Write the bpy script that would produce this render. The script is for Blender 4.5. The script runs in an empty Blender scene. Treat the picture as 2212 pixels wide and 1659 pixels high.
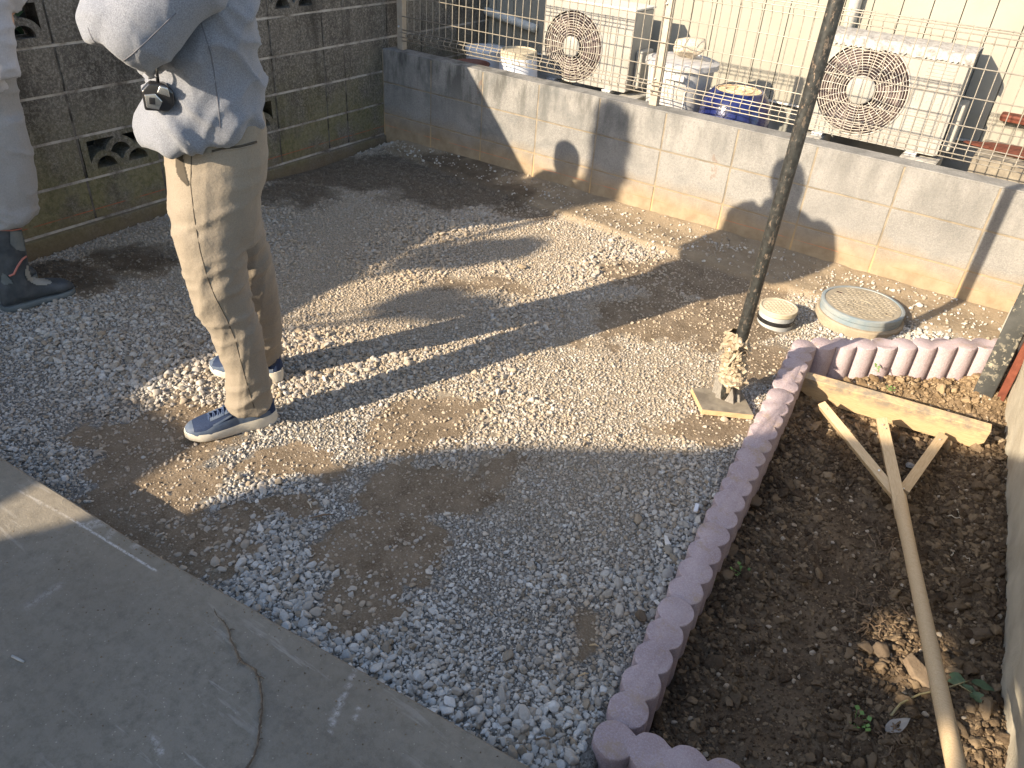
import bpy, bmesh, math, random
import numpy as np
from mathutils import Vector, Matrix, noise, Euler

random.seed(7)
rng = np.random.default_rng(7)
SC = bpy.context.scene
COL = SC.collection

# ------------------------------------------------------------------ camera
W0, H0, F0 = 2212.0, 1659.0, 1681.163
CAM = np.array([3.6545, -3.9546, 1.0456])
RM = np.array([[0.82249386, 0.56548621, 0.06106709],
               [0.35770699, -0.43080864, -0.82852255],
               [-0.44220985, 0.70329884, -0.55661584]])
cd = bpy.data.cameras.new('camera')
cam = bpy.data.objects.new('camera', cd)
COL.objects.link(cam)
cd.sensor_width = 36.0
cd.lens = F0 / W0 * 36.0
cd.clip_start = 0.02
cd.clip_end = 500
m = Matrix.Identity(4)
for i in range(3):
    m[i][0] = RM[0][i]; m[i][1] = -RM[1][i]; m[i][2] = -RM[2][i]; m[i][3] = CAM[i]
cam.matrix_world = m
SC.camera = cam

# ------------------------------------------------------------------ light
AZ = 0.413                                   # dx/dy of the sunlight on the ground
ELEV = math.radians(23.7)
hx, hy = AZ / math.hypot(1, AZ), 1 / math.hypot(1, AZ)
TAN = math.tan(ELEV)
SUN = Vector((hx * math.cos(ELEV), hy * math.cos(ELEV), -math.sin(ELEV)))   # travel direction
world = bpy.data.worlds.new('World'); SC.world = world; world.use_nodes = True
wn = world.node_tree.nodes; wl = world.node_tree.links
sky = wn.new('ShaderNodeTexSky'); sky.sky_type = 'NISHITA'; sky.sun_disc = False
sky.sun_elevation = ELEV
sky.sun_rotation = math.atan2(-hx, -hy)
wl.new(sky.outputs[0], wn['Background'].inputs[0])
wn['Background'].inputs[1].default_value = 0.15
sl = bpy.data.lights.new('sun', 'SUN'); sl.energy = 5.0; sl.angle = math.radians(0.53)
sl.color = (1.0, 0.84, 0.63)
so = bpy.data.objects.new('sun', sl); COL.objects.link(so)
so.rotation_euler = SUN.to_track_quat('-Z', 'Y').to_euler()
so.location = (-3, -8, 5)
SC.view_settings.view_transform = 'Standard'
try: SC.view_settings.look = 'None'
except Exception: pass
SC.view_settings.exposure = 1.32
SC.view_settings.gamma = 1.0
SC.cycles.max_bounces = 5
SC.cycles.diffuse_bounces = 3
SC.cycles.use_adaptive_sampling = True

# ------------------------------------------------------------------ pixel helpers (photo 2212 px wide)
def ray(u, v): return RM.T @ np.array([(u - W0 / 2) / F0, (v - H0 / 2) / F0, 1.0])
def onz(u, v, z): d = ray(u, v); return CAM + d * ((z - CAM[2]) / d[2])
def ony(u, v, y): d = ray(u, v); return CAM + d * ((y - CAM[1]) / d[1])
def onx(u, v, x): d = ray(u, v); return CAM + d * ((x - CAM[0]) / d[0])
def onplane(u, v, p0, n): d = ray(u, v); n = np.array(n, float); return CAM + d * (((np.array(p0) - CAM) @ n) / (d @ n))

# ------------------------------------------------------------------ object helpers
def tag(o, label=None, cat=None, group=None, kind=None):
    if label: o['label'] = label
    if cat: o['category'] = cat
    if group: o['group'] = group
    if kind: o['kind'] = kind
    return o
def empty(name, loc=(0, 0, 0), rz=0.0, parent=None):
    o = bpy.data.objects.new(name, None); COL.objects.link(o)
    o.empty_display_size = 0.1
    o.location = loc; o.rotation_euler = (0, 0, rz)
    if parent: o.parent = parent
    return o
def link(name, me, mat=None, parent=None, smooth=False, loc=None, rot=None):
    o = bpy.data.objects.new(name, me); COL.objects.link(o)
    if mat is not None and len(me.materials) == 0: me.materials.append(mat)
    if parent: o.parent = parent
    if smooth: me.shade_smooth()
    if loc is not None: o.location = loc
    if rot is not None: o.rotation_euler = rot
    return o
def inv(parent):
    """matrix to bring world coordinates into a parent's frame"""
    return (Matrix.Translation(parent.location) @ parent.rotation_euler.to_matrix().to_4x4()).inverted()
def mk(V, F):
    me = bpy.data.meshes.new('m'); me.from_pydata([tuple(map(float, v)) for v in V], [], [tuple(f) for f in F]); me.validate(); me.update(); return me
def wmesh(name, V, F, mat, parent=None, smooth=False):
    """verts given in world space, stored relative to the parent"""
    if parent is not None:
        M = inv(parent) if parent.parent is None else inv(parent) @ inv(parent.parent)
        V = [M @ Vector(v) for v in V]
    return link(name, mk(V, F), mat, parent, smooth)
class MB:
    def __init__(s): s.V = []; s.F = []
    def add(s, V, F):
        b = len(s.V); s.V += [tuple(map(float, v)) for v in V]; s.F += [tuple(i + b for i in f) for f in F]; return s
    def box(s, x0, x1, y0, y1, z0, z1):
        V = [(x, y, z) for z in (z0, z1) for y in (y0, y1) for x in (x0, x1)]
        return s.add(V, [(0, 2, 3, 1), (4, 5, 7, 6), (0, 1, 5, 4), (2, 6, 7, 3), (0, 4, 6, 2), (1, 3, 7, 5)])
    def tube(s, P, r, n=8, cap=True, closed=False):
        P = [Vector(p) for p in P]; k = len(P)
        R = r if hasattr(r, '__len__') else [r] * k
        up = Vector((0, 0, 1)); prev = None; V = []; F = []
        for i in range(k):
            if closed: d = P[(i + 1) % k] - P[i - 1]
            else: d = P[min(i + 1, k - 1)] - P[max(i - 1, 0)]
            d = d.normalized() if d.length > 1e-9 else Vector((0, 0, 1))
            if prev is None:
                a = d.orthogonal().normalized() if abs(d.dot(up)) > .95 else d.cross(up).normalized()
            else:
                a = prev - d * prev.dot(d); a = a.normalized() if a.length > 1e-6 else d.orthogonal().normalized()
            prev = a; b = d.cross(a)
            for j in range(n):
                t = 2 * math.pi * j / n
                V.append(P[i] + (a * math.cos(t) + b * math.sin(t)) * R[i])
        kk = k if closed else k - 1
        for i in range(kk):
            for j in range(n):
                F.append((i * n + j, i * n + (j + 1) % n, ((i + 1) % k) * n + (j + 1) % n, ((i + 1) % k) * n + j))
        if cap and not closed:
            F.append(tuple(range(n))[::-1]); F.append(tuple((k - 1) * n + j for j in range(n)))
        return s.add(V, F)
    def lathe(s, prof, n=32, c=(0, 0), cap0=True, cap1=True):
        V = []; F = []
        for (r, z) in prof:
            for j in range(n):
                t = 2 * math.pi * j / n; V.append((c[0] + r * math.cos(t), c[1] + r * math.sin(t), z))
        for i in range(len(prof) - 1):
            for j in range(n): F.append((i * n + j, i * n + (j + 1) % n, (i + 1) * n + (j + 1) % n, (i + 1) * n + j))
        if cap0: F.append(tuple(range(n))[::-1])
        if cap1: F.append(tuple((len(prof) - 1) * n + j for j in range(n)))
        return s.add(V, F)
    def rings(s, RS, cap=True):
        n = len(RS[0]); V = [p for r in RS for p in r]; F = []
        for i in range(len(RS) - 1):
            for j in range(n): F.append((i * n + j, i * n + (j + 1) % n, (i + 1) * n + (j + 1) % n, (i + 1) * n + j))
        if cap:
            F.append(tuple(range(n))[::-1]); F.append(tuple((len(RS) - 1) * n + j for j in range(n)))
        return s.add(V, F)
    def prism(s, poly, a, b, axis='z'):
        n = len(poly); V = []
        for h in (a, b):
            for (p, q) in poly: V.append((p, q, h) if axis == 'z' else (p, h, q) if axis == 'y' else (h, p, q))
        F = [tuple(range(n))[::-1], tuple(range(n, 2 * n))] + [(i, (i + 1) % n, n + (i + 1) % n, n + i) for i in range(n)]
        return s.add(V, F)
    def mesh(s): return mk(s.V, s.F)
    def make(s, name, mat, parent=None, smooth=False, world=False, fix=True):
        if world and parent is not None:
            o = wmesh(name, s.V, s.F, mat, parent, smooth)
        else: o = link(name, s.mesh(), mat, parent, smooth)
        if fix: fixnormals(o.data)
        return o
def fixnormals(me):
    bm = bmesh.new(); bm.from_mesh(me); bmesh.ops.recalc_face_normals(bm, faces=bm.faces); bm.to_mesh(me); bm.free(); me.update()
def bevel(me, w, seg=2, angle=35):
    bm = bmesh.new(); bm.from_mesh(me)
    bmesh.ops.recalc_face_normals(bm, faces=bm.faces)
    E = [e for e in bm.edges if len(e.link_faces) == 2 and e.calc_face_angle(0) > math.radians(angle)]
    bmesh.ops.bevel(bm, geom=E, offset=w, segments=seg, profile=.6, affect='EDGES', clamp_overlap=True)
    bm.to_mesh(me); bm.free(); me.update(); return me
def bbox(name, x0, x1, y0, y1, z0, z1, mat, parent=None, w=0.003, world=True, seg=2):
    b = MB().box(x0, x1, y0, y1, z0, z1)
    o = b.make(name, mat, parent, world=world)
    if w: bevel(o.data, w, seg)
    return o
def autosmooth(o, ang=35):
    me = o.data; me.shade_smooth()
    try: me.set_sharp_from_angle(angle=math.radians(ang))
    except Exception: pass
    return o
def evalmesh(o):
    dg = bpy.context.evaluated_depsgraph_get(); dg.update()
    return bpy.data.meshes.new_from_object(o.evaluated_get(dg))
def arr(me):
    a = np.empty(len(me.vertices) * 3); me.vertices.foreach_get('co', a); return a.reshape(-1, 3)
def setarr(me, a): me.vertices.foreach_set('co', a.ravel()); me.update()
def fn(p, s=1.0, o=0.0): return noise.noise(Vector((p[0] * s + o, p[1] * s + o * .7, p[2] * s - o)))
def fbm(x, y, s, o=0.0, oc=4):
    t = 0; a = 1; 
    for k in range(oc):
        t += a * noise.noise(Vector((x * s + o, y * s - o, o * .3))); s *= 2.03; a *= .5
    return t
def blob_curve(loops, z0, z1, name='m'):
    """2-D outline (first loop) with holes (other loops) filled and extruded between z0 and z1 -> mesh"""
    cu = bpy.data.curves.new(name, 'CURVE'); cu.dimensions = '2D'; cu.fill_mode = 'BOTH'
    cu.extrude = (z1 - z0) / 2
    for lp in loops:
        sp = cu.splines.new('POLY'); sp.points.add(len(lp) - 1)
        for i, (x, y) in enumerate(lp): sp.points[i].co = (x, y, 0, 1)
        sp.use_cyclic_u = True
    ob = bpy.data.objects.new('tmp', cu); COL.objects.link(ob)
    me = evalmesh(ob); bpy.data.objects.remove(ob)
    a = arr(me); a[:, 2] += (z0 + z1) / 2; setarr(me, a)
    return me
def text_mesh(txt, size, depth, xs=1.0):
    cu = bpy.data.curves.new('t', 'FONT'); cu.body = txt; cu.size = size; cu.extrude = depth; cu.align_x = 'CENTER'; cu.align_y = 'CENTER'
    cu.resolution_u = 3
    ob = bpy.data.objects.new('tmp', cu); COL.objects.link(ob)
    me = evalmesh(ob); bpy.data.objects.remove(ob)
    a = arr(me); a[:, 0] *= xs; setarr(me, a); return me

# ------------------------------------------------------------------ material helpers
class NT:
    def __init__(s, name, rough=.85, spec=.3):
        s.m = bpy.data.materials.new(name); s.m.use_nodes = True
        s.t = s.m.node_tree; s.n = s.t.nodes; s.b = s.n['Principled BSDF']
        s.b.inputs['Roughness'].default_value = rough
        s.b.inputs['Specular IOR Level'].default_value = spec
        s.co = None; s.bump_prev = None
    def L(s, a, b): s.t.links.new(a, b)
    def coord(s, kind='world'):
        if kind == 'world': return s.n.new('ShaderNodeNewGeometry').outputs['Position']
        return s.n.new('ShaderNodeTexCoord').outputs['Object']
    def noise(s, scale, detail=5, rough=.55, kind='world', dist=0.0, stretch=None):
        nn = s.n.new('ShaderNodeTexNoise'); nn.inputs['Scale'].default_value = scale
        nn.inputs['Detail'].default_value = detail; nn.inputs['Roughness'].default_value = rough
        nn.inputs['Distortion'].default_value = dist
        c = s.coord(kind)
        if stretch:
            mp = s.n.new('ShaderNodeMapping'); mp.inputs['Scale'].default_value = stretch; s.L(c, mp.inputs[0]); c = mp.outputs[0]
        s.L(c, nn.inputs['Vector']); return nn.outputs['Fac']
    def voro(s, scale, kind='world', feat='F1', out='Distance', rnd=1.0):
        nn = s.n.new('ShaderNodeTexVoronoi'); nn.inputs['Scale'].default_value = scale; nn.feature = feat
        nn.inputs['Randomness'].default_value = rnd
        s.L(s.coord(kind), nn.inputs['Vector']); return nn.outputs[out]
    def ramp(s, fac, a, b, ca=(0, 0, 0), cb=(1, 1, 1)):
        r = s.n.new('ShaderNodeValToRGB'); e = r.color_ramp.elements
        e[0].position = a; e[1].position = b; e[0].color = (*ca, 1); e[1].color = (*cb, 1)
        s.L(fac, r.inputs[0]); return r.outputs[0]
    def mix(s, fac, a, b, mode='MIX'):
        x = s.n.new('ShaderNodeMix'); x.data_type = 'RGBA'; x.blend_type = mode
        for sock, v in ((x.inputs[0], fac), (x.inputs[6], a), (x.inputs[7], b)):
            if isinstance(v, (int, float)): sock.default_value = v
            elif isinstance(v, tuple): sock.default_value = (*v, 1)
            else: s.L(v, sock)
        return x.outputs[2]
    def math(s, op, a, b=0.0, clamp=False):
        x = s.n.new('ShaderNodeMath'); x.operation = op; x.use_clamp = clamp
        for sock, v in ((x.inputs[0], a), (x.inputs[1], b)):
            if isinstance(v, (int, float)): sock.default_value = v
            else: s.L(v, sock)
        return x.outputs[0]
    def sep(s, kind='world'):
        x = s.n.new('ShaderNodeSeparateXYZ'); s.L(s.coord(kind), x.inputs[0]); return x.outputs
    def rangef(s, v, a, b, c=0.0, d=1.0):
        x = s.n.new('ShaderNodeMapRange'); x.clamp = True
        for i, q in enumerate((a, b, c, d)): x.inputs[i + 1].default_value = q
        s.L(v, x.inputs[0]); return x.outputs[0]
    def attr(s, name, inst=False):
        x = s.n.new('ShaderNodeAttribute'); x.attribute_name = name
        if inst: x.attribute_type = 'INSTANCER'
        return x.outputs['Fac']
    def attrc(s, name):
        x = s.n.new('ShaderNodeAttribute'); x.attribute_name = name; return x.outputs['Color']
    def rnd(s): return s.n.new('ShaderNodeObjectInfo').outputs['Random']
    def col(s, v):
        if isinstance(v, tuple): s.b.inputs['Base Color'].default_value = (*v, 1)
        else: s.L(v, s.b.inputs['Base Color'])
        return s
    def bump(s, h, dist=.002, strength=1.0):
        x = s.n.new('ShaderNodeBump'); x.inputs['Distance'].default_value = dist; x.inputs['Strength'].default_value = strength
        s.L(h, x.inputs['Height'])
        if s.bump_prev is not None: s.L(s.bump_prev, x.inputs['Normal'])
        s.bump_prev = x.outputs[0]; s.L(x.outputs[0], s.b.inputs['Normal']); return s
def simple(name, c1, c2=None, scale=20, rough=.8, bump=.001, bs=120, spec=.3, metal=0, kind='object', stretch=None, a=.35, b=.65):
    t = NT(name, rough, spec)
    if c2 is None: t.col(c1)
    else: t.col(t.mix(t.ramp(t.noise(scale, 5, .6, kind, stretch=stretch), a, b), c1, c2))
    if bump: t.bump(t.noise(bs, 4, .6, kind, stretch=stretch), bump)
    t.b.inputs['Metallic'].default_value = metal
    return t.m

M = {}
# --- block walls
t = NT('old_dark_block', .95)
g = t.noise(3.2, 6, .6); g2 = t.noise(95, 5, .85); g3 = t.noise(38, 5, .7)
c = t.mix(t.ramp(g, .36, .60), (.058, .050, .042), (.13, .115, .097))
c = t.mix(t.math('MULTIPLY', t.rnd(), .35), c, (.15, .13, .105))
c = t.mix(t.math('MULTIPLY', t.ramp(g2, .46, .62), .75), c, (.36, .325, .275))
c = t.mix(t.math('MULTIPLY', t.ramp(t.noise(6, 5, .7, stretch=(1, 1, .25)), .50, .66), .6), c, (.028, .025, .022))
c = t.mix(t.math('MULTIPLY', t.ramp(g3, .5, .7), .35), c, (.035, .03, .026))
z = t.sep()[2]
mg = t.math('MULTIPLY', t.rangef(z, .05, -.42), t.ramp(t.noise(4.5, 5, .6), .32, .56))
c = t.mix(t.math('MULTIPLY', mg, .68), c, t.mix(t.ramp(g3, .4, .6), (.13, .125, .045), (.24, .21, .10)))
c = t.mix(t.math('MULTIPLY', t.rangef(z, -.46, -.62), .75), c, (.17, .12, .075))
ch = t.math('COMPARE', z, -.488); ch.node.inputs[2].default_value = .0022
c = t.mix(t.math('MULTIPLY', ch, t.ramp(t.noise(12), .38, .5)), c, (.34, .11, .06))
t.col(c); t.bump(g2, .0035); t.bump(g3, .004); M['dark_block'] = t.m
t = NT('old_mortar', .95)
c = t.mix(t.ramp(t.noise(7, 5, .7), .34, .58), (.12, .10, .08), (.44, .40, .35)); t.col(c); t.bump(t.noise(90), .003); M['mortar_a'] = t.m
M['mortar_dark'] = simple('dark_joint_mortar', (.045, .038, .03), (.20, .175, .15), 11, .95, .003, 90, kind='world', a=.42, b=.68)
t = NT('grey_block', .92)
c = t.mix(t.ramp(t.noise(2.6, 5, .6), .35, .65), (.15, .147, .143), (.245, .238, .225))
c = t.mix(t.math('MULTIPLY', t.ramp(t.noise(150, 4, .8), .42, .64), .5), c, (.37, .36, .34))
c = t.mix(t.math('MULTIPLY', t.ramp(t.noise(70, 5, .8), .50, .66), .55), c, (.12, .12, .115))
c = t.mix(t.math('MULTIPLY', t.rnd(), .3), c, (.22, .21, .20))
pos = t.sep()
st = t.ramp(t.noise(9, 6, .65, stretch=(1, 1, .28)), .46, .60)
up = t.rangef(pos[2], -.34, -.05)
lf = t.rangef(pos[0], 2.3, .8, .38, 1.0)
c = t.mix(t.math('MULTIPLY', t.math('MULTIPLY', st, up), lf), c, (.085, .085, .08))
c = t.mix(t.math('MULTIPLY', t.ramp(t.noise(4.2, 5, .7, dist=.4), .50, .68), t.math('MULTIPLY', lf, .75)), c, (.11, .115, .115))
dz = t.math('ADD', pos[2], t.math('MULTIPLY', t.math('SUBTRACT', t.noise(5, 4), .5), .16))
c = t.mix(t.math('MULTIPLY', t.rangef(dz, -.34, -.49), .93), c, t.mix(t.ramp(t.noise(14, 5), .35, .65), (.235, .175, .11), (.32, .25, .165)))
ru = t.math('MULTIPLY', t.ramp(t.noise(7, 3, .5, stretch=(1, 1, .35), dist=.2), .70, .72), t.ramp(t.noise(35, 3), .45, .55))
c = t.mix(t.math('MULTIPLY', ru, .3), c, (.17, .08, .035))
ch = t.math('COMPARE', pos[2], -.477); ch.node.inputs[2].default_value = .0018
c = t.mix(t.math('MULTIPLY', ch, t.math('MULTIPLY', t.ramp(t.noise(9), .40, .55), .5)), c, (.62, .16, .07))
t.col(c); t.bump(t.noise(220, 3, .7), .0018); t.bump(t.noise(60, 4, .7), .002); M['grey_block'] = t.m
t = NT('grey_mortar', .9)
c = t.mix(t.rangef(pos_z := t.sep()[2], -.36, -.5), t.mix(t.ramp(t.noise(10), .4, .6), (.17, .145, .11), (.26, .22, .165)), (.40, .28, .15)); t.col(c); t.bump(t.noise(120), .002); M['mortar_b'] = t.m
# --- ground
t = NT('dirt_and_grit', .97, .15)
dirt = t.attr('dirt'); damp = t.attr('damp'); bed = t.attr('bed'); sand = t.attr('sand')
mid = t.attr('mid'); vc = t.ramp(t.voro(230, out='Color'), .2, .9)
grit = t.mix(mid, t.mix(vc, (.10, .092, .08), (.27, .255, .23)), t.mix(vc, (.20, .165, .12), (.40, .345, .27)))  # near grit darkened to deepen the shade between its stones
tan = t.mix(t.ramp(t.noise(11, 6, .7), .35, .65), (.125, .092, .060), (.225, .172, .118))
tan = t.mix(t.math('MULTIPLY', t.ramp(t.noise(170, 4, .8), .48, .66), .6), tan, (.36, .30, .225))
c = t.mix(t.ramp(t.math('ADD', dirt, t.math('MULTIPLY', t.math('SUBTRACT', t.noise(30, 5), .5), .9)), .38, .62), grit, tan)
c = t.mix(t.math('MULTIPLY', sand, .9), c, t.mix(t.ramp(t.noise(9, 6, .7), .3, .7), (.225, .17, .11), (.315, .25, .17)))
c = t.mix(t.math('MULTIPLY', damp, .8), c, t.mix(t.ramp(t.noise(20, 5), .35, .65), (.062, .045, .030), (.115, .085, .058)))
soil = t.mix(t.ramp(t.noise(7, 6, .65), .36, .64), (.072, .050, .033), (.165, .120, .078))
soil = t.mix(t.math('MULTIPLY', t.ramp(t.noise(85, 5, .8), .52, .72), .5), soil, (.21, .165, .115))
soil = t.mix(t.math('MULTIPLY', t.attr('dry'), .8), soil, t.mix(t.ramp(t.noise(40, 5, .7), .35, .65), (.22, .155, .09), (.34, .25, .15)))  # paler dry mound soil, sunlight partly put into the colour
c = t.mix(bed, c, soil)
t.col(c); t.bump(t.noise(260, 4, .8), .0025); t.bump(t.noise(70, 5, .7), .005); M['ground'] = t.m
t = NT('gravel_stone', .85, .25)
tint = t.attr('tint', True); dust = t.attr('dust', True)
r = t.n.new('ShaderNodeValToRGB'); e = r.color_ramp
while len(e.elements) < 7: e.elements.new(.5)
for el, (p, cc) in zip(e.elements, [(0, (.17, .155, .13)), (.14, (.25, .215, .165)), (.3, (.32, .32, .305)), (.5, (.44, .44, .425)), (.72, (.53, .525, .50)), (.9, (.60, .59, .56)), (1, (.70, .69, .66))]):
    el.position = p; el.color = (*cc, 1)
t.L(tint, r.inputs[0])
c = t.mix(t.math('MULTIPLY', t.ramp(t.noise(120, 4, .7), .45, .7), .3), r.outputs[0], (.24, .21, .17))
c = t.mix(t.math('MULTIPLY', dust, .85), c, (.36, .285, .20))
c = t.mix(t.math('MULTIPLY', t.attr('wet', True), .75), c, (.085, .068, .05))
t.col(c); t.bump(t.noise(300, 3, .7), .0012); M['stone'] = t.m
t = NT('soil_clod', .97, .1)
tint = t.attr('tint', True)
c = t.mix(tint, (.060, .041, .027), (.25, .185, .118))
c = t.mix(t.math('MULTIPLY', t.ramp(t.noise(150, 4, .8), .5, .7), .45), c, (.22, .17, .115))
c = t.mix(t.math('MULTIPLY', t.attr('dry', True), .85), c, t.mix(tint, (.21, .145, .083), (.40, .295, .18)))  # clods of the sunlit mound lightened as well as dry
t.col(c); t.bump(t.noise(260, 4, .8), .003); M['clod'] = t.m
# --- concrete
t = NT('slab_concrete', .9, .3)
c = t.mix(t.ramp(t.noise(2.2, 6, .65), .35, .65), (.285, .255, .205), (.375, .345, .285))
c = t.mix(t.math('MULTIPLY', t.ramp(t.noise(95, 5, .85), .50, .68), .38), c, (.40, .38, .35))
c = t.mix(t.math('MULTIPLY', t.ramp(t.noise(28, 6, .8), .45, .66), .55), c, (.11, .10, .082))
c = t.mix(t.math('MULTIPLY', t.ramp(t.noise(7, 6, .75, dist=.5), .48, .66), .35), c, (.31, .29, .25))
c = t.mix(t.math('MULTIPLY', t.ramp(t.voro(60), .10, .04), .5), c, (.07, .065, .055))
sc = t.math('MULTIPLY', t.ramp(t.noise(16, 4, .7, stretch=(.22, 1.6, 1)), .585, .64), t.ramp(t.noise(2.1, 3), .42, .58))
c = t.mix(t.math('MULTIPLY', sc, .28), c, (.46, .45, .42))
c = t.mix(t.math('MULTIPLY', t.attr('chalk'), t.ramp(t.noise(120, 3, .8), .38, .56)), c, (.60, .59, .58))
c = t.mix(t.math('MULTIPLY', t.attr('dust'), .3), c, (.33, .27, .19))
t.col(c); t.bump(t.noise(180, 4, .8), .0016); t.bump(t.noise(30, 4), .002); M['slab'] = t.m
M['foundation'] = simple('pale_foundation_concrete', (.36, .32, .25), (.50, .46, .37), 5, .92, .003, 90, kind='world')
M['footing'] = simple('house_footing', (.20, .20, .18), (.31, .30, .28), 6, .92, .002, 90, kind='world')
t = NT('kerb_concrete', .93, .25)
c = t.mix(t.ramp(t.noise(7, 5, .6), .35, .65), (.325, .255, .27), (.41, .335, .35))
c = t.mix(t.math('MULTIPLY', t.ramp(t.noise(210, 4, .85), .46, .66), .55), c, (.56, .51, .535))
c = t.mix(t.math('MULTIPLY', t.ramp(t.noise(120, 5, .8), .56, .7), .5), c, (.16, .12, .11))
nz = t.n.new('ShaderNodeSeparateXYZ'); t.L(t.n.new('ShaderNodeNewGeometry').outputs['Normal'], nz.inputs[0])
c = t.mix(t.math('MULTIPLY', t.math('MULTIPLY', t.ramp(t.noise(9, 6, .8), .52, .66), t.rangef(nz.outputs[2], .3, .9)), .6), c, (.33, .24, .14))
t.col(c); t.bump(t.noise(230, 4, .8), .0025); t.bump(t.noise(70, 4), .002); M['kerb'] = t.m
# --- house, fence, machines
t = NT('cream_siding', .6, .35); c = t.mix(t.ramp(t.noise(4, 4), .3, .7), (.25, .236, .197), (.285, .268, .225)); t.col(c); t.bump(t.noise(14, 3), .002); M['siding'] = t.m
M['trim'] = simple('white_trim', (.50, .49, .46), (.56, .55, .51), 8, .5, .0005)
M['steel_wire'] = simple('coated_wire', (.24, .215, .18), (.34, .31, .26), 60, .45, 0, spec=.5, metal=.3, kind='world')
M['post_metal'] = simple('fence_post_metal', (.36, .31, .25), (.42, .37, .30), 30, .5, .0003, metal=.25, kind='world')
t = NT('ac_casing', .5, .4); c = t.mix(t.ramp(t.noise(6, 5, .7), .4, .75), (.31, .30, .275), (.24, .225, .20)); t.col(c); t.bump(t.noise(200), .0004); M['ac'] = t.m
M['ac_dirty'] = simple('peeling_cover', (.36, .35, .335), (.20, .185, .17), 35, .9, .004, 90, a=.45, b=.65)
M['ac_side'] = simple('ac_side_casing', (.33, .315, .28), (.37, .355, .315), 8, .5, .0004)
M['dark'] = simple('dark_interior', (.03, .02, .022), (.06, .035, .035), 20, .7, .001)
M['fin'] = simple('grille_plastic', (.55, .52, .46), (.42, .38, .32), 30, .5, 0)
M['plinth'] = simple('plinth_concrete', (.33, .31, .27), (.45, .43, .38), 14, .9, .002, kind='world')
M['bracket'] = simple('zinc_bracket', (.55, .56, .58), (.7, .7, .7), 40, .35, .0005, metal=.7)
M['bin'] = simple('bin_plastic', (.47, .46, .45), (.56, .55, .54), 8, .55, .0006, 60)
M['bin_lid'] = simple('bin_lid_plastic', (.36, .35, .35), (.45, .44, .43), 10, .6, .0015, 60)
M['rockbag'] = simple('stone_in_plastic', (.50, .40, .26), (.66, .60, .52), 22, .35, .004, 45, spec=.5)
t = NT('blue_glaze', .18, .6); t.col(t.mix(t.ramp(t.noise(14, 4), .35, .7), (.008, .012, .06), (.014, .022, .11))); t.bump(t.noise(18), .003); M['glaze'] = t.m
M['pot_rim'] = simple('pot_rim_clay', (.52, .36, .20), (.70, .55, .36), 40, .7, .001)
M['white_plastic'] = simple('white_plastic', (.62, .63, .66), (.68, .69, .72), 6, .5, .0004)
M['brown_rubber'] = simple('brown_rubber_basin', (.14, .06, .045), (.19, .085, .06), 10, .5, 0)
t = NT('chipped_black_pipe', .45, .4)
ch = t.ramp(t.noise(75, 5, .75, stretch=(1, 1, .45)), .56, .60)
ch2 = t.math('MULTIPLY', ch, t.ramp(t.noise(5, 4, .6), .36, .6))
c = t.mix(t.ramp(t.noise(60, 4), .4, .7), (.018, .018, .017), (.04, .042, .04)); c = t.mix(t.math('MULTIPLY', ch2, .9), c, (.25, .19, .14))
t.col(c); t.bump(t.math('MULTIPLY', ch2, -1), .001); M['pole'] = t.m
t = NT('new_wood', .6, .35)
gr = t.noise(22, 5, .6, 'object', .3, (1.2, 22, 22))
c = t.mix(t.ramp(gr, .38, .62), (.46, .33, .19), (.56, .43, .27))
t.col(c); t.bump(gr, .0006); M['wood'] = t.m
t = NT('dirty_new_wood', .65, .3)
gr = t.noise(18, 5, .6, 'object', .3, (1.2, 20, 20))
c = t.mix(t.ramp(gr, .38, .62), (.42, .295, .16), (.52, .39, .235))
sm = t.math('MULTIPLY', t.ramp(t.noise(13, 6, .75, 'object', 0, (1, 1, 1.2)), .42, .58), t.rangef(t.sep('object')[2], -.06, -.02))
c = t.mix(t.math('MULTIPLY', sm, .8), c, (.17, .155, .135)); t.col(c); t.bump(gr, .0006); M['wood_dirty'] = t.m
M['ply'] = simple('weathered_plywood', (.14, .12, .095), (.27, .235, .18), 16, .85, .001, 70, kind='world')
M['ply_edge'] = simple('plywood_edge', (.42, .28, .15), (.50, .36, .21), 30, .85, .001, kind='world')
M['grey_wood'] = simple('grey_weathered_wood', (.14, .13, .115), (.25, .23, .205), 40, .9, .001, 120, stretch=(9, 9, 1), kind='world')
t = NT('wrap_plastic', .45, .4); c = t.mix(t.ramp(t.noise(30, 5, .7), .35, .7), (.27, .215, .145), (.36, .30, .22)); t.col(c); t.bump(t.noise(60, 4), .003)
t.b.inputs['Subsurface Weight'].default_value = 0.0; M['wrap'] = t.m
M['pale_stake'] = simple('pale_stake_wood', (.36, .34, .29), (.47, .45, .40), 24, .9, .001, 90, stretch=(5, 5, 1), kind='world')
t = NT('galvanised_post', .5, .4)
c = t.mix(t.ramp(t.noise(9, 5), .35, .65), (.045, .047, .046), (.085, .088, .086))
c = t.mix(t.math('MULTIPLY', t.ramp(t.noise(55, 5, .7), .54, .60), t.ramp(t.noise(7, 3), .42, .55)), c, (.36, .33, .26)); t.col(c); t.b.inputs['Metallic'].default_value = .35; t.bump(t.noise(80), .0008); M['gpost'] = t.m
M['rust'] = simple('red_oxide_steel', (.10, .028, .016), (.17, .05, .028), 20, .7, .001)
M['pvc_grey'] = simple('grey_pvc', (.28, .29, .295), (.36, .37, .37), 12, .5, .0006, kind='world')
M['pvc_blue'] = simple('blue_grey_pvc', (.15, .20, .235), (.26, .275, .27), 9, .55, .001, kind='world')
M['tape'] = simple('black_tape', (.012, .012, .013), (.025, .025, .026), 40, .25, .001)
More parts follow.
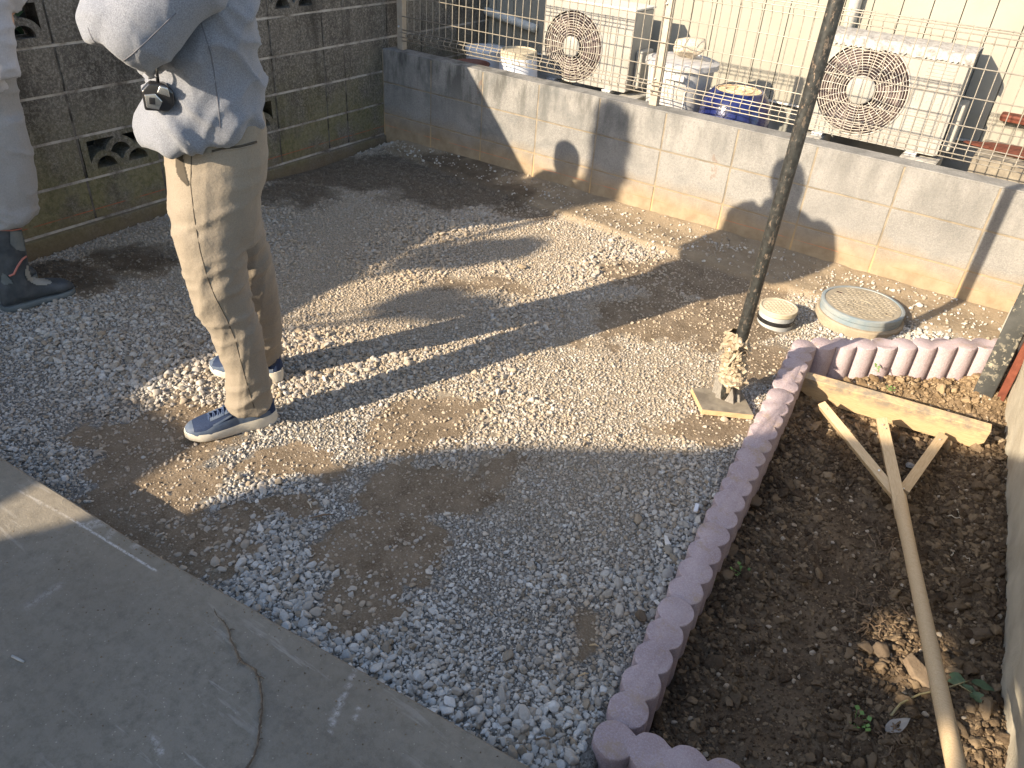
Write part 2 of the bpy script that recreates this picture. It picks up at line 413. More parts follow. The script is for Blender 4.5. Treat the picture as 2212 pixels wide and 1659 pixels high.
M['lid_cream'] = simple('cream_pvc_lid', (.40, .345, .245), (.48, .425, .32), 14, .6, .001, kind='world')
M['lid_dusty'] = simple('dusty_manhole_lid', (.25, .215, .16), (.33, .29, .225), 12, .85, .002, kind='world')
M['sand_conc'] = simple('dusty_collar', (.26, .215, .155), (.34, .285, .21), 12, .9, .003, kind='world')
# --- cloth
def cloth(name, a, b, sc, rough=.9, fine=900, bumpd=.0006, sheen=.25, fz=1.0):
    t = NT(name, rough, .15)
    c = t.mix(t.ramp(t.noise(sc, 3, .7), .35, .65), a, b)
    c = t.mix(t.math('MULTIPLY', t.ramp(t.noise(3.5, 4), .3, .7), .12), c, tuple(x * .75 for x in a))
    t.col(c); t.bump(t.noise(fine, 2, .6), bumpd); t.bump(t.noise(26, 4, .6), .004 * fz); t.b.inputs['Sheen Weight'].default_value = sheen; return t.m
M['hoodie'] = cloth('heather_grey_fleece', (.135, .145, .17), (.25, .26, .29), 330, bumpd=.0012, fz=.5)
M['chino'] = cloth('khaki_cotton', (.205, .172, .132), (.255, .218, .17), 300, .85, 700, .0004, .1)
M['workpants'] = cloth('pale_work_trousers', (.24, .235, .235), (.29, .285, .28), 200, .9, 700, .0004, .1)
M['shirt'] = cloth('pale_work_shirt', (.36, .36, .39), (.42, .42, .45), 200, .9, 700, .0004, .1)
M['seam_shade'] = simple('seam_shadow', (.06, .05, .038), None, rough=.9, bump=0)  # dark tone painted for shade in trouser seams and the pocket mouth
M['hood_seam'] = simple('grey_seam', (.11, .11, .125), None, rough=.9, bump=0)
M['mesh_blue'] = simple('navy_shoe_mesh', (.012, .022, .055), (.022, .04, .09), 300, .8, .0008, 700)
M['shoe_grey'] = simple('slate_blue_overlay', (.05, .075, .125), (.10, .125, .17), 30, .6, .0004)
M['sole'] = simple('cream_foam_sole', (.50, .46, .38), (.60, .56, .48), 25, .7, .0006)
M['lace'] = simple('navy_lace', (.035, .06, .13), (.06, .09, .17), 200, .8, .0004)
M['boot'] = simple('dark_rubber', (.035, .042, .05), (.075, .085, .095), 14, .55, .001)
M['boot_grey'] = simple('light_grey_rubber_patch', (.22, .22, .20), (.28, .28, .26), 14, .6, .001)
M['boot_slate'] = simple('slate_rubber_patch', (.10, .12, .13), (.15, .17, .175), 14, .6, .001)
M['pink'] = simple('pink_piping', (.42, .16, .13), None, rough=.6, bump=0)
M['skin'] = simple('skin', (.50, .31, .22), (.56, .36, .26), 12, .5, .0004)
M['hair'] = simple('black_hair', (.02, .017, .015), (.035, .03, .028), 90, .5, .002)
M['tape_black'] = simple('black_glossy_case', (.02, .02, .022), None, rough=.2, bump=0, spec=.6)
M['tape_chrome'] = simple('silver_case', (.52, .52, .52), None, rough=.22, bump=0, metal=.85)
# --- plants and bits
M['leaf'] = simple('grey_green_leaf', (.07, .115, .06), (.11, .16, .09), 30, .6, .0008)
M['leaf_dead'] = simple('dry_grey_leaf', (.24, .215, .19), (.33, .30, .27), 24, .9, .002, 50)
M['stem'] = simple('pale_stem', (.24, .21, .11), (.32, .28, .16), 30, .8, .001)
M['root'] = simple('brown_root', (.14, .095, .06), (.22, .155, .10), 60, .9, .002)
M['root_pale'] = simple('pale_root', (.42, .36, .27), (.50, .45, .36), 60, .9, .001)
M['twig'] = simple('dry_twig', (.075, .060, .045), (.15, .12, .09), 80, .9, .002, 200)
M['hedge_leaf'] = simple('evergreen_leaf', (.035, .075, .03), (.06, .11, .045), 10, .6, 0)
M['sprout'] = simple('green_sprout', (.10, .20, .05), (.16, .27, .08), 30, .6, 0)
M['woodchip'] = simple('wood_chip', (.42, .30, .17), (.52, .40, .25), 30, .8, .001)
M['shard'] = simple('pale_tile_shard', (.52, .50, .47), (.60, .58, .55), 30, .7, .001)
M['roofing'] = simple('roof_sheet', (.30, .29, .27), (.36, .35, .33), 5, .6, 0)
# ================================================================== SETTING
SLAB_Z = -.575
def gz(x, y): return -.60 + .03 * (min(y, 0) + .4)
# kerb line (top of the log edging): centres
KT = lambda y: -.540 + (y + .93) * .0367
KP = [np.array(p) for p in [(3.350, -2.918), (3.168, -.931)]]      # left run, near -> far (centre line)
KD = (KP[1] - KP[0]) / np.linalg.norm(KP[1] - KP[0])
BP0 = np.array([3.168, -.912]); BD = np.array([.783, .622])         # back run direction
def right_wall_x(y): return 4.145 + (y + 2.45) * (-.105)
def in_bed(x, y):
    # signed-ish distance inside the planting bed (positive inside)
    d1 = (x - KP[0][0]) * KD[1] - (y - KP[0][1]) * KD[0]            # right of left run
    d2 = (x - BP0[0]) * BD[1] - (y - BP0[1]) * BD[0]                # below the back run
    return min(d1, d2)
# dirt patches of the photo: (u, v, ru, rv, weight)
PATCH = [(935, 905, 150, 62, 1), (350, 1010, 160, 70, 1), (250, 1110, 190, 85, 1), (900, 1050, 210, 72, 1), (820, 1190, 140, 110, 1), (780, 1290, 105, 62, 1),
         (1480, 700, 190, 70, 1), (1480, 605, 170, 42, 1), (1640, 800, 80, 60, .9), (380, 900, 130, 80, .95), (1530, 930, 95, 34, 1), (440, 1180, 130, 70, 1),
         (1080, 1010, 90, 34, .7), (640, 985, 150, 38, .8), (1600, 640, 110, 50, .9), (150, 620, 130, 30, 1), (280, 575, 130, 26, .9), (230, 920, 120, 50, .8),
         (1180, 470, 120, 30, .8), (1040, 620, 120, 24, .6), (1250, 760, 110, 24, .45), (620, 1090, 70, 40, .8), (1270, 1370, 55, 85, .55), (500, 1110, 60, 40, .9)]
DAMP = [(700, 385, 270, 48, 1), (900, 400, 250, 44, 1), (1010, 440, 150, 34, 1), (640, 440, 130, 34, .9), (140, 600, 140, 32, .9), (300, 560, 120, 26, .9)]
def ell(L, z=-.64):
    out = []
    for (u, v, a, b, w) in L:
        c0 = onz(u, v, z)[:2]; ea = onz(u + a, v, z)[:2] - c0; eb = onz(u, v + b, z)[:2] - c0
        out.append((c0, np.linalg.inv(np.array([ea, eb]).T), w))
    return out
PE, DE = ell(PATCH), ell(DAMP)
def field(E, X, Y):
    r = np.full_like(X, -1.0)
    X, Y = X + .10 * vfbm(X, Y, 4.5, 61) + .03 * vfbm(X, Y, 17, 63), Y + .10 * vfbm(X, Y, 4.5, 71) + .03 * vfbm(X, Y, 17, 73)
    for c0, Mi, w in E:
        dx, dy = X - c0[0], Y - c0[1]
        q = np.hypot(Mi[0, 0] * dx + Mi[0, 1] * dy, Mi[1, 0] * dx + Mi[1, 1] * dy)
        r = np.maximum(r, np.clip(1.15 - q, -1, .8) * w)
    r = r + .50 * vfbm(X, Y, 6.5, 61) + .20 * vfbm(X, Y, 31, 62, 2)
    return np.clip(r * 2.2 - .05, 0, 1)
FOOT = [(-.3, -.09), (.4, -.175), (1.06, -.236), (1.7, -.33), (2.43, -.358), (2.78, -.367), (3.54, -.314), (5, -.25)]
def footy(x): return np.interp(x, [p[0] for p in FOOT], [p[1] for p in FOOT])
SLABE = [(-6, -3.83), (1.368, -3.253), (2.1, -3.21), (3.231, -3.103), (5.5, -2.92)]
def slaby(x): return np.interp(x, [p[0] for p in SLABE], [p[1] for p in SLABE])

# vectorised value noise
_T = rng.random((256, 256))
def vn(X, Y, s, o=0):
    x = X * s + 37.3 + o; y = Y * s + 91.7 - o
    xi = np.floor(x).astype(int); yi = np.floor(y).astype(int); fx = x - xi; fy = y - yi
    fx = fx * fx * (3 - 2 * fx); fy = fy * fy * (3 - 2 * fy)
    a = _T[xi % 256, yi % 256]; b = _T[(xi + 1) % 256, yi % 256]; c = _T[xi % 256, (yi + 1) % 256]; d = _T[(xi + 1) % 256, (yi + 1) % 256]
    return (a * (1 - fx) + b * fx) * (1 - fy) + (c * (1 - fx) + d * fx) * fy - .5
def vfbm(X, Y, s, o=0, oc=4):
    t = 0; a = 1
    for k in range(oc): t = t + a * vn(X, Y, s, o + k * 13.1); s *= 2.07; a *= .5
    return t
def dry_lit(X, Y):
    d2 = (X - BP0[0]) * BD[1] - (Y - BP0[1]) * BD[0]
    return np.clip(1.25 - d2 / .34 + .5 * vfbm(X, Y, 12, 17), 0, 1)  # dry back mound, its soil paled further to look sunlit
def ground_height(X, Y):
    z = -.60 + .03 * (np.minimum(Y, 0) + .4) + .045 * np.clip(1 - X / 1.3, 0, 1) * np.clip((-.6 - Y) / .6, 0, 1)
    z = z - .026 * np.exp(-(((X - 3.12) / .30) ** 2 + ((Y + .58) / .22) ** 2))
    dirt = field(PE, X, Y)
    z = z + .012 * vfbm(X, Y, 2.2, 3) + .006 * vfbm(X, Y, 9, 5)
    # dirt-covered footing along the block wall
    fy_ = footy(X); st = np.clip((Y - fy_) / .03 + .5, 0, 1)
    st = np.where(X < .2, st * np.clip((X - .0) / .2, 0, 1), st)
    z = z + st * (.028 + .02 * np.clip((Y + .12) / .12, 0, 1) + .006 * vfbm(X, Y, 12, 9))
    # low trench against the old wall
    z = z - .02 * np.clip(1 - X / .12, 0, 1)
    # gravel heaped against the slab at the near end
    z = z + .045 * np.clip((X - 1.9) / .8, 0, 1) * np.clip((-2.55 - Y) / .4, 0, 1)
    d1 = (X - KP[0][0]) * KD[1] - (Y - KP[0][1]) * KD[0]; d2 = (X - BP0[0]) * BD[1] - (Y - BP0[1]) * BD[0]
    d = np.minimum(np.minimum(d1, d2), (Y + 3.0) * 1.0 + 0 * X)
    inb = np.clip(d / .04 + .5, 0, 1) * (X > 2.9)
    mound = .055 * np.exp(-((d2 - .10) / .11) ** 2) * np.clip((X - 3.15) / .25, 0, 1)
    mound2 = .03 * np.clip(1 - np.abs(X - right_wall_x(Y) + .05) / .16, 0, 1)
    bz = -.722 - .035 * np.exp(-(np.maximum(d1, 0) / .09) ** 2) * (d2 > .2) + mound + mound2 + .035 * vfbm(X, Y, 3.3, 21) + .022 * vfbm(X, Y, 14, 31, 3) + .012 * np.abs(vfbm(X, Y, 40, 41, 2))
    rut = np.exp(-((X - (3.62 + .1 * (Y + 2))) / .09) ** 2) * .018 * (Y < -1.5)
    z = z * (1 - inb) + (bz - rut) * inb
    return z, dirt, inb, st
def axis(a, b, s, far, n=14):
    c = np.arange(a, b + s / 2, s)
    l = a - np.geomspace(s, a + far, n)[::-1] if a + far > 0 else np.array([])
    r = b + np.geomspace(s, far - b, n)
    return np.concatenate([l, c, r])
xs = axis(-.25, 4.35, .0115, 40); ys = np.concatenate([-3.75 - np.geomspace(.012, 36, 14)[::-1], np.arange(-3.75, .121, .0115)])
X, Y = np.meshgrid(xs, ys, indexing='ij')
Z, dirt, inb, st = ground_height(X, Y)
damp = field(DE, X, Y)
far = np.clip(np.maximum(np.maximum(-X - .5, X - 4.4), -Y - 4) * 2, 0, 1); Z = Z * (1 - far) - .70 * far
nx, ny = X.shape
idx = np.arange(nx * ny).reshape(nx, ny)
Fq = np.stack([idx[:-1, :-1], idx[1:, :-1], idx[1:, 1:], idx[:-1, 1:]], -1).reshape(-1, 4)
me = bpy.data.meshes.new('ground')
me.vertices.add(nx * ny); me.vertices.foreach_set('co', np.stack([X, Y, Z], -1).ravel())
me.loops.add(Fq.size); me.loops.foreach_set('vertex_index', Fq.ravel().astype(np.int32))
me.polygons.add(len(Fq)); me.polygons.foreach_set('loop_start', np.arange(0, Fq.size, 4, dtype=np.int32)); me.polygons.foreach_set('loop_total', np.full(len(Fq), 4, dtype=np.int32))
me.update(calc_edges=True)
def fattr(me, name, a):
    at = me.attributes.new(name, 'FLOAT', 'POINT'); at.data.foreach_set('value', np.ascontiguousarray(a, dtype=np.float32).ravel())
fattr(me, 'dirt', dirt); fattr(me, 'damp', damp * (1 - inb)); fattr(me, 'bed', inb); fattr(me, 'mid', np.clip((Y + 2.75) / .7, 0, 1) * np.clip((3.1 - X) / .4 + .6, 0, 1)); fattr(me, 'dry', dry_lit(X, Y)); fattr(me, 'sand', st * (1 - inb))
g = link('ground', me, M['ground'], smooth=True); tag(g, kind='structure')
def gh(x, y):
    z, *_ = ground_height(np.array([float(x)]), np.array([float(y)])); return float(z[0])

# --- ground beyond the low wall (neighbour's side)
gb = MB()
gb.box(-8, 8, .125, 1.16, -.6, -.32); gb.box(-12, 12, 1.3, 14, -.6, -.40)
o = gb.make('neighbour_ground', M['footing']); tag(o, kind='structure')
o = MB().box(-12, -.2, -12, 14, -.9, -.66).make('side_ground', M['footing']); tag(o, kind='structure')

# --- concrete slab
def slab():
    nx_, ny_ = 260, 170
    xs = np.concatenate([np.linspace(-5, .9, 20)[:-1], np.linspace(.9, 3.5, nx_), np.linspace(3.5, 7, 12)[1:]])
    V = []; rows = []
    for x in xs:
        ye = slaby(x) + .004 * vfbm(np.array([x]), np.array([0.0]), 9)[0]
        yy = np.concatenate([[ye, ye, ye - .006], ye - .006 - np.geomspace(.01, 1.6, ny_), [ye - 6]])
        zz = np.concatenate([[-.80, SLAB_Z - .006, SLAB_Z - .0005], np.full(ny_ + 1, SLAB_Z)])
        V.append(np.stack([np.full_like(yy, x), yy, zz], -1))
    V = np.array(V); a, b = V.shape[:2]; idx = np.arange(a * b).reshape(a, b)
    F = np.stack([idx[:-1, :-1], idx[:-1, 1:], idx[1:, 1:], idx[1:, :-1]], -1).reshape(-1, 4)
    V = V.reshape(-1, 3); V[:, 2] += np.where(V[:, 2] > -.59, .003 * vfbm(V[:, 0], V[:, 1], 1.6), 0)
    me = mk(V, F)
    ch = np.zeros(len(V))
    def seg(u0, v0, u1, v1, w=.004, s=1.0):
        p = onz(u0, v0, SLAB_Z)[:2]; q = onz(u1, v1, SLAB_Z)[:2]; d = q - p; L = d @ d
        tt = np.clip(((V[:, :2] - p) @ d) / L, 0, 1); dd = np.linalg.norm(V[:, :2] - (p + tt[:, None] * d), axis=1)
        np.maximum(ch, s * np.clip(1.6 - dd / w, 0, 1), out=ch)
    for a_ in [(40, 1060, 160, 1125, .003, .35), (160, 1125, 335, 1232, .003, .8), (175, 1135, 235, 1120, .005, .6), (190, 1140, 240, 1130, .006, .4), (235, 1160, 250, 1135, .008, .35), (290, 1180, 330, 1165, .008, .45), (770, 1438, 712, 1580, .003, .55), (740, 1500, 715, 1560, .004, .4), (330, 1600, 352, 1625, .004, .6),
               (775, 1530, 765, 1560, .003, .5), (60, 1310, 130, 1265, .008, .22), (320, 1595, 340, 1605, .003, .4), (660, 1350, 800, 1420, .004, .2)]: seg(*a_)
    fattr(me, 'chalk', ch)
    fattr(me, 'dust', np.clip(1 - (slaby(V[:, 0]) - V[:, 1]) / .18, 0, 1) * .6 + np.clip((2.6 - V[:, 0]) / 2.2, 0, .5))
    o = link('concrete_slab', me, M['slab'], smooth=False); fixnormals(me); tag(o, kind='structure')
slab()

# ================================================================== WALL A (old dark blocks, x = 0)
wa = empty('old_block_wall', (-.06, -1.5, -.7)); tag(wa, 'old dark stained concrete block wall with pierced arch blocks on the left', 'wall')
JY = [1.2, .8, .4, 0.0 + .06, -.328, -.497, -.888, -1.279, -1.670, -2.070, -2.46, -2.85, -3.24, -3.63, -4.02, -4.41, -4.8, -5.19, -5.58, -5.97, -6.36, -6.75]
ZR = [.661, .461, .261, .061, -.139, -.339, -.539]
ZR = [.661, .461, .2613, .0613, -.1387, -.3387, -.5387]
xa = -.0045
def block_mesh(w, h, d=.10, r=.004, sub=True):
    """face towards +x, centred in y and z, slightly rough edges"""
    b = MB().box(-d, 0, -w / 2, w / 2, -h / 2, h / 2).mesh(); bevel(b, r, 2)
    return b
bcache = {}
def blockA(w, h):
    k = (round(w, 3), round(h, 3), random.randint(0, 1))
    if k not in bcache:
        bm_ = block_mesh(w, h, .10, random.uniform(.003, .006)); bm_.materials.append(M['dark_block']); bcache[k] = bm_
    return bcache[k]
def arcpts(cx, cy, r, a0, a1, n=14): return [(cx + r * math.cos(math.radians(a0 + (a1 - a0) * i / n)), cy + r * math.sin(math.radians(a0 + (a1 - a0) * i / n))) for i in range(n + 1)]
def pierced():
    w, h = .380, .190
    out = [(-w / 2, -h / 2), (w / 2, -h / 2), (w / 2, h / 2), (-w / 2, h / 2)]
    yb = -.062; R, r = .082, .052; cx = .083
    lo = [arcpts(s * cx, yb, r, 0, 180) for s in (-1, 1)]
    # upper half moon above the crossing of the lower arches
    uy = -.012
    top = [p for p in arcpts(0, uy, r, 15, 165)]
    L = [p for p in arcpts(-cx, yb, R, 62, 12, 6) if p[0] < -.001]
    Rr = [(-p[0], p[1]) for p in L][::-1]
    mid = top + [(-.050, uy + .012)] + [(x, y + .002) for x, y in L if y < uy + .012 and x > -.050] + [(0, yb + .030)] + [(x, y + .002) for x, y in Rr if y < uy + .012 and x < .050]
    mid = top + [(-.043, -.004), (-.022, -.012), (-.006, -.040), (.006, -.040), (.022, -.012), (.043, -.004)]
    hw, hh = .160, .073
    cl = [(-hw, hh), (-hw, -.040)] + arcpts(-cx, yb, R, 156, 96, 6) + arcpts(0, uy, R, 168, 95, 8)[0:]
    cl = [(-hw, hh), (-hw, yb + .018)] + [(x, y) for x, y in arcpts(-cx, yb, R, 165, 88, 8)] + [(x, y) for x, y in arcpts(0, uy, R, 160, 106, 6)]
    cl = [p for p in cl if p[1] <= hh + 1e-6]; cl.append((-.026, hh)) if cl[-1][1] < hh - .004 else None
    cr = [(-x, y) for x, y in cl][::-1]
    me = blob_curve([out, lo[0], lo[1], mid, cl, cr], -.10, 0.0)
    a = arr(me); a = np.stack([a[:, 2], a[:, 0], a[:, 1]], -1); setarr(me, a)
    me.materials.clear(); me.materials.append(M['dark_block']); fixnormals(me); return me
PM = pierced()
PIERCE = {(2, 4), (0, 4)}
prc = set()
for i in range(len(JY) - 1):
    if i >= 3:
        if (i - 5) % 4 == 0: prc.add((i, 1))       # upper row z .261-.461
        if (i - 6) % 2 == 0 and i >= 6: prc.add((i, 4))
for i in range(len(JY) - 1):
    y1, y0 = JY[i], JY[i + 1]
    for r_ in range(6):
        z1, z0 = ZR[r_], ZR[r_ + 1]; w = y1 - y0 - .010; h = z1 - z0 - .010
        if (i, r_) in prc and w > .3: mesh_ = PM
        else: mesh_ = blockA(w, h)
        o = bpy.data.objects.new('block', mesh_); COL.objects.link(o); o.parent = wa
        o.location = (xa + .06 + random.uniform(-.002, .002), (y0 + y1) / 2 + 1.5, (z0 + z1) / 2 + .7)
        o.rotation_euler = (random.uniform(-.003, .003), 0, random.uniform(-.004, .004))
# mortar: strips between the blocks (kept clear of the pierced openings)
mo = MB()
for y in JY: mo.box(-.100, xa - .004 if y != JY[3] else xa - .004, y - .0065, y + .0065, -.54, .66)
mo.make('mortar', M['mortar_dark'], wa, world=True)
mo = MB()
for z in ZR[:-1] + [-.5387]: mo.box(-.099, xa - .0015, -6.75, 1.2, z - .0062, z + .0062)
mo.make('mortar', M['mortar_a'], wa, world=True)
bbox('coping', -.125, .012, -6.75, 1.2, .668, .785, M['dark_block'], wa, .006)
fo = MB().box(-.13, .018, -6.75, 1.2, -.80, -.5455).make('footing', M['dark_block'], wa, world=True); bevel(fo.data, .006)

# ================================================================== WALL B (grey blocks, y = 0)
wb = empty('low_block_wall', (2, .06, -.6)); tag(wb, 'low grey concrete block wall with black mould stains and orange mud along its foot', 'wall')
k = 0
JX = [.004] + [.4 * i + .003 for i in range(1, 14)]
bc2 = {}
for i in range(len(JX) - 1):
    for r_ in range(4):
        z1 = -.2 * r_; z0 = z1 - .2
        w = JX[i + 1] - JX[i] - .008; h = .192
        kk = (round(w, 3), r_ == 0, random.randint(0, 1))
        if kk not in bc2:
            b = MB().box(-w / 2, w / 2, 0, .116, -h / 2, h / 2).mesh(); bevel(b, .0035 if not kk[2] else .005, 2); b.materials.append(M['grey_block']); bc2[kk] = b
        o = bpy.data.objects.new('block', bc2[kk]); COL.objects.link(o); o.parent = wb
        o.location = ((JX[i] + JX[i + 1]) / 2 - 2, random.uniform(-.001, .001) - .06, (z0 + z1) / 2 + .6)
mo = MB()
for x in JX: mo.box(x - .006, x + .006, .0030, .1125, -.79, -.006)
mo.make('mortar', M['mortar_b'], wb, world=True)
mo = MB()
for z in (-.2, -.4, -.6): mo.box(.004, 5.2, .0042, .112, z - .006, z + .006)
mo.make('mortar', M['mortar_b'], wb, world=True)
cp = MB().box(.006, 5.2, -.0005, .1175, -.0055, .0035).make('coping', M['grey_block'], wb, world=True); bevel(cp.data, .003)

# ================================================================== HOUSE behind the low wall
YH = 1.164
hs = empty('neighbour_house', (1.5, YH + .2, -.4)); tag(hs, 'neighbour house wall of cream vertical siding boards above a grey concrete footing', 'house')
bbox('footing', -3.2, 6.2, YH + .035, YH + .3, -.6, -.105, M['footing'], hs, .004)
MB().box(-3.2, 6.2, YH + .03, YH + .28, -.098, 2.9).make('wall', M['siding'], hs, world=True)
jr = 3.242; sp = .1515
J = [jr + sp * k for k in range(-42, 20)]
sid = {}
for a_ in J[:-1]:
    pm = MB().box(0, sp - .0045, -.026, 0, -.095, 2.9).mesh() if not sid else sid[0]
    if not sid: bevel(pm, .0018, 2); pm.materials.append(M['siding']); sid[0] = pm
    o = bpy.data.objects.new('siding_board', pm); COL.objects.link(o); o.parent = hs
    o.location = (a_ - 1.5, .03 - .2, .4)
bbox('drip_strip', -3.2, 6.2, YH - .006, YH + .03, -.108, -.096, M['trim'], hs, .001)
# sloping pipe cover on the siding (left) and vertical one (right, above the big machine)
p1 = ony(1012, 10, YH - .03); p2 = ony(1158, 62, YH - .03)
pc = MB(); 
q1 = np.array(p1) + [-.01, 0, 0]; q2 = np.array(p2)
pc.tube([q1, q1 + (q2 - q1) * .5, q2], [.030, .030, .030], 12)
o = pc.make('pipe_cover', M['trim'], hs, True, world=True)
pq = ony(1560 + 380, 0, 0)
c4 = lambda cx, cy: ((3150 + cx / 2.508) / 1.8228, (cy / 2.508) / 1.8228)
p3 = ony(*c4(550, 20), YH - .03); 
o = MB().tube([(p3[0], YH - .035, .25), (p3[0], YH - .035, 1.6)], .034, 14).make('pipe_cover', M['trim'], hs, True, world=True)
# dark scalloped lower window ledge at the far right
p4 = ony(*c4(2100, 1170), YH - .05)
bbox('window_sill', p4[0] - .06, p4[0] + .9, YH - .075, YH + .002, p4[2] - .02, p4[2] + .02, M['rust'], hs, .012)
bbox('window_frame', p4[0] + .10, p4[0] + .85, YH - .04, YH + .003, p4[2] + .02, p4[2] + .8, M['ply'], hs, .004)

# ================================================================== MESH FENCE on the low wall
fe = empty('mesh_fence', (2, .055, 0.0)); tag(fe, 'welded wire mesh fence with square posts standing on the low block wall', 'fence')
YF = .050
for px_, lab in ((.103, None), (1.889, None), (3.675, None), (5.4, None)):
    if px_ > 3.6 and px_ < 3.7: continue
    o = MB().box(px_ - .022, px_ + .022, YF + .008, YF + .050, .0036, .575).make('post', M['post_metal'], fe, world=True); bevel(o.data, .003)
    for zz in (.14, .50):
        MB().tube([(px_ - .006, YF + .002, zz), (px_ - .006, YF + .009, zz)], .006, 10).make('bolt', M['bracket'], o, True, world=True)
hz = [.063, .0865, .113, .128, .205, .322, .440, .540, .568, .584, .5935]
def fold(z):
    if z < .135: return -.022 * max(0, 1 - abs(z - .099) / .030)
    if z > .53: return -.020 * max(0, 1 - abs(z - .562) / .026)
    return 0
for z in hz:
    MB().tube([(.128, YF + fold(z) - .003, z), (5.2, YF + fold(z) - .003, z)], .0027, 6).make('horizontal_wire', M['steel_wire'], fe, True, world=True)
prof = [(z, fold(z)) for z in (.058, .069, .078, .099, .120, .130, .135, .3, .53, .536, .562, .588, .598)]
vm = MB().tube([(0, f_, z) for z, f_ in prof], .0024, 6).mesh(); vm.materials.append(M['steel_wire']); vm.shade_smooth()
x = .179
while x < 5.2:
    o = bpy.data.objects.new('vertical_wire', vm); COL.objects.link(o); o.parent = fe; o.location = (x - 2, YF - .055, 0); x += .04985

# ================================================================== LOG EDGING (kerb)
def disc(cx, cy, r, a0=0, n=22):
    return [(cx + r * math.cos(2 * math.pi * k / n + a0), cy + r * math.sin(2 * math.pi * k / n + a0)) for k in range(n)]
def module_mesh(n, pitch, r, ztop, zbot, dirv, slope=0.0):
    """scalloped concrete unit: outline of n overlapping round logs; origin at the first log centre"""
    d = np.array(dirv); nrm = np.array([-d[1], d[0]])
    half = math.degrees(math.acos(min(1, pitch / 2 / r)))
    pts = []
    for i in range(n):                                    # along the + normal side
        a0, a1 = (180 - (half if i else 0) if i else 180), (half if i < n - 1 else 0)
        a0 = 180 if i == 0 else 180 - half
        for k in range(9): 
            a = math.radians(a0 + (a1 - a0) * k / 8); pts.append((pitch * i + r * math.cos(a), r * math.sin(a)))
    for i in range(n - 1, -1, -1):
        a0 = 0 if i == n - 1 else -half; a1 = -180 if i == 0 else -180 + half
        for k in range(9):
            a = math.radians(a0 + (a1 - a0) * k / 8); pts.append((pitch * i + r * math.cos(a), r * math.sin(a)))
    P = []
    for p in pts:
        if not P or math.hypot(p[0] - P[-1][0], p[1] - P[-1][1]) > 1e-4: P.append(p)
    if math.hypot(P[0][0] - P[-1][0], P[0][1] - P[-1][1]) < 1e-4: P.pop()
    W = [(d[0] * s + nrm[0] * q, d[1] * s + nrm[1] * q, s) for s, q in P]
    N = len(W); V = []
    cen = [(d[0] * pitch * min(n - 1, max(0, round(s / pitch))), d[1] * pitch * min(n - 1, max(0, round(s / pitch)))) for _, _, s in W]
    for (h, k) in ((zbot, 1), (ztop - .006, 1), (ztop - .0015, .975), (ztop, .93)):
        for (x, y, s), c in zip(W, cen):
            V.append((c[0] + (x - c[0]) * k, c[1] + (y - c[1]) * k, h + slope * s))
    F = []
    for l in range(3):
        for i in range(N): F.append((l * N + i, l * N + (i + 1) % N, (l + 1) * N + (i + 1) % N, (l + 1) * N + i))
    F.append(tuple(3 * N + i for i in range(N)))
    return V, F
def kerb_unit(p, dirv, n, pitch, r, ztop, slope, label):
    root_z = ztop - .3
    V, F = module_mesh(n, pitch, r, .3, 0.0, dirv, slope)
    o = link('log_edging', mk(V, F), M['kerb'], loc=(p[0], p[1], root_z)); fixnormals(o.data)
    # break up the rims a little
    a = arr(o.data); top = a[:, 2] > .2
    for i in np.where(top)[0]:
        q = a[i]; a[i, :2] += [.0018 * fn(q, 60, 3), .0018 * fn(q, 60, 8)]
    setarr(o.data, a)
    autosmooth(o, 40)
    tag(o, label, 'edging', 'scalloped log edging units round the planting bed'); return o
PT = .0815
# left run, from far corner towards the camera
pos = np.array([3.158, -.800]); lab = ['pinkish grey log edging unit at the far corner beside the rake head', 'pinkish grey log edging unit beside the black pole base plate', 'log edging unit in the middle of the left run, with mud smears on top', 'log edging unit just before the near corner of the left run', 'log edging unit nearest the camera turning right along the slab']
cnts = [5, 5, 6, 6, 6]
tot = 0
d_ = -KD
seq = [(4, 0), (5, 0), (9, 0), (6, 0)]
s0 = 0.0; L_tot = 26 * PT
starts = [0, 4, 9, 15, 21]
labs = ['lit log edging unit at the far corner, left of the wooden rake head', 'log edging unit beside the square plate under the black pole', 'log edging unit on the sun and shade boundary with a round first log', 'shaded log edging unit with brown mud smears on its top', 'shaded log edging unit last before the near corner']
starts = [(0, 5), (5, 5), (10, 5), (15, 4), (19, 5)]
for (a_, n_), lb in zip(starts, labs):
    pitch = .0831
    p = KP[1] - KD * (a_ * pitch)
    zt = KT(p[1])
    kerb_unit(p + np.array([random.uniform(-.002, .002), 0]) + KD * .001, -KD, n_, pitch - .0003, .0492, zt + .0028 * starts.index((a_, n_)) - .004, -.0367 , lb)
c0 = onz(1325, 1607, -.615)
dn = np.array([.965, .26]); dn /= np.linalg.norm(dn)
kerb_unit(KP[0] + np.array([.002, -.004]), dn, 6, .0835, .0495, -.600, 0, 'nearest log edging unit, turning right at the bottom edge of the picture')
# back run
for j, lb in enumerate(['lit log edging unit in front of the large round manhole', 'lit log edging unit running behind the steel post']):
    p = np.array([3.228, -.861]) + BD * .0886 * 5 * j
    kerb_unit(p, BD, 5 if j == 0 else 6, .0886, .0505, -.5415 + .008 * j, .015, lb)

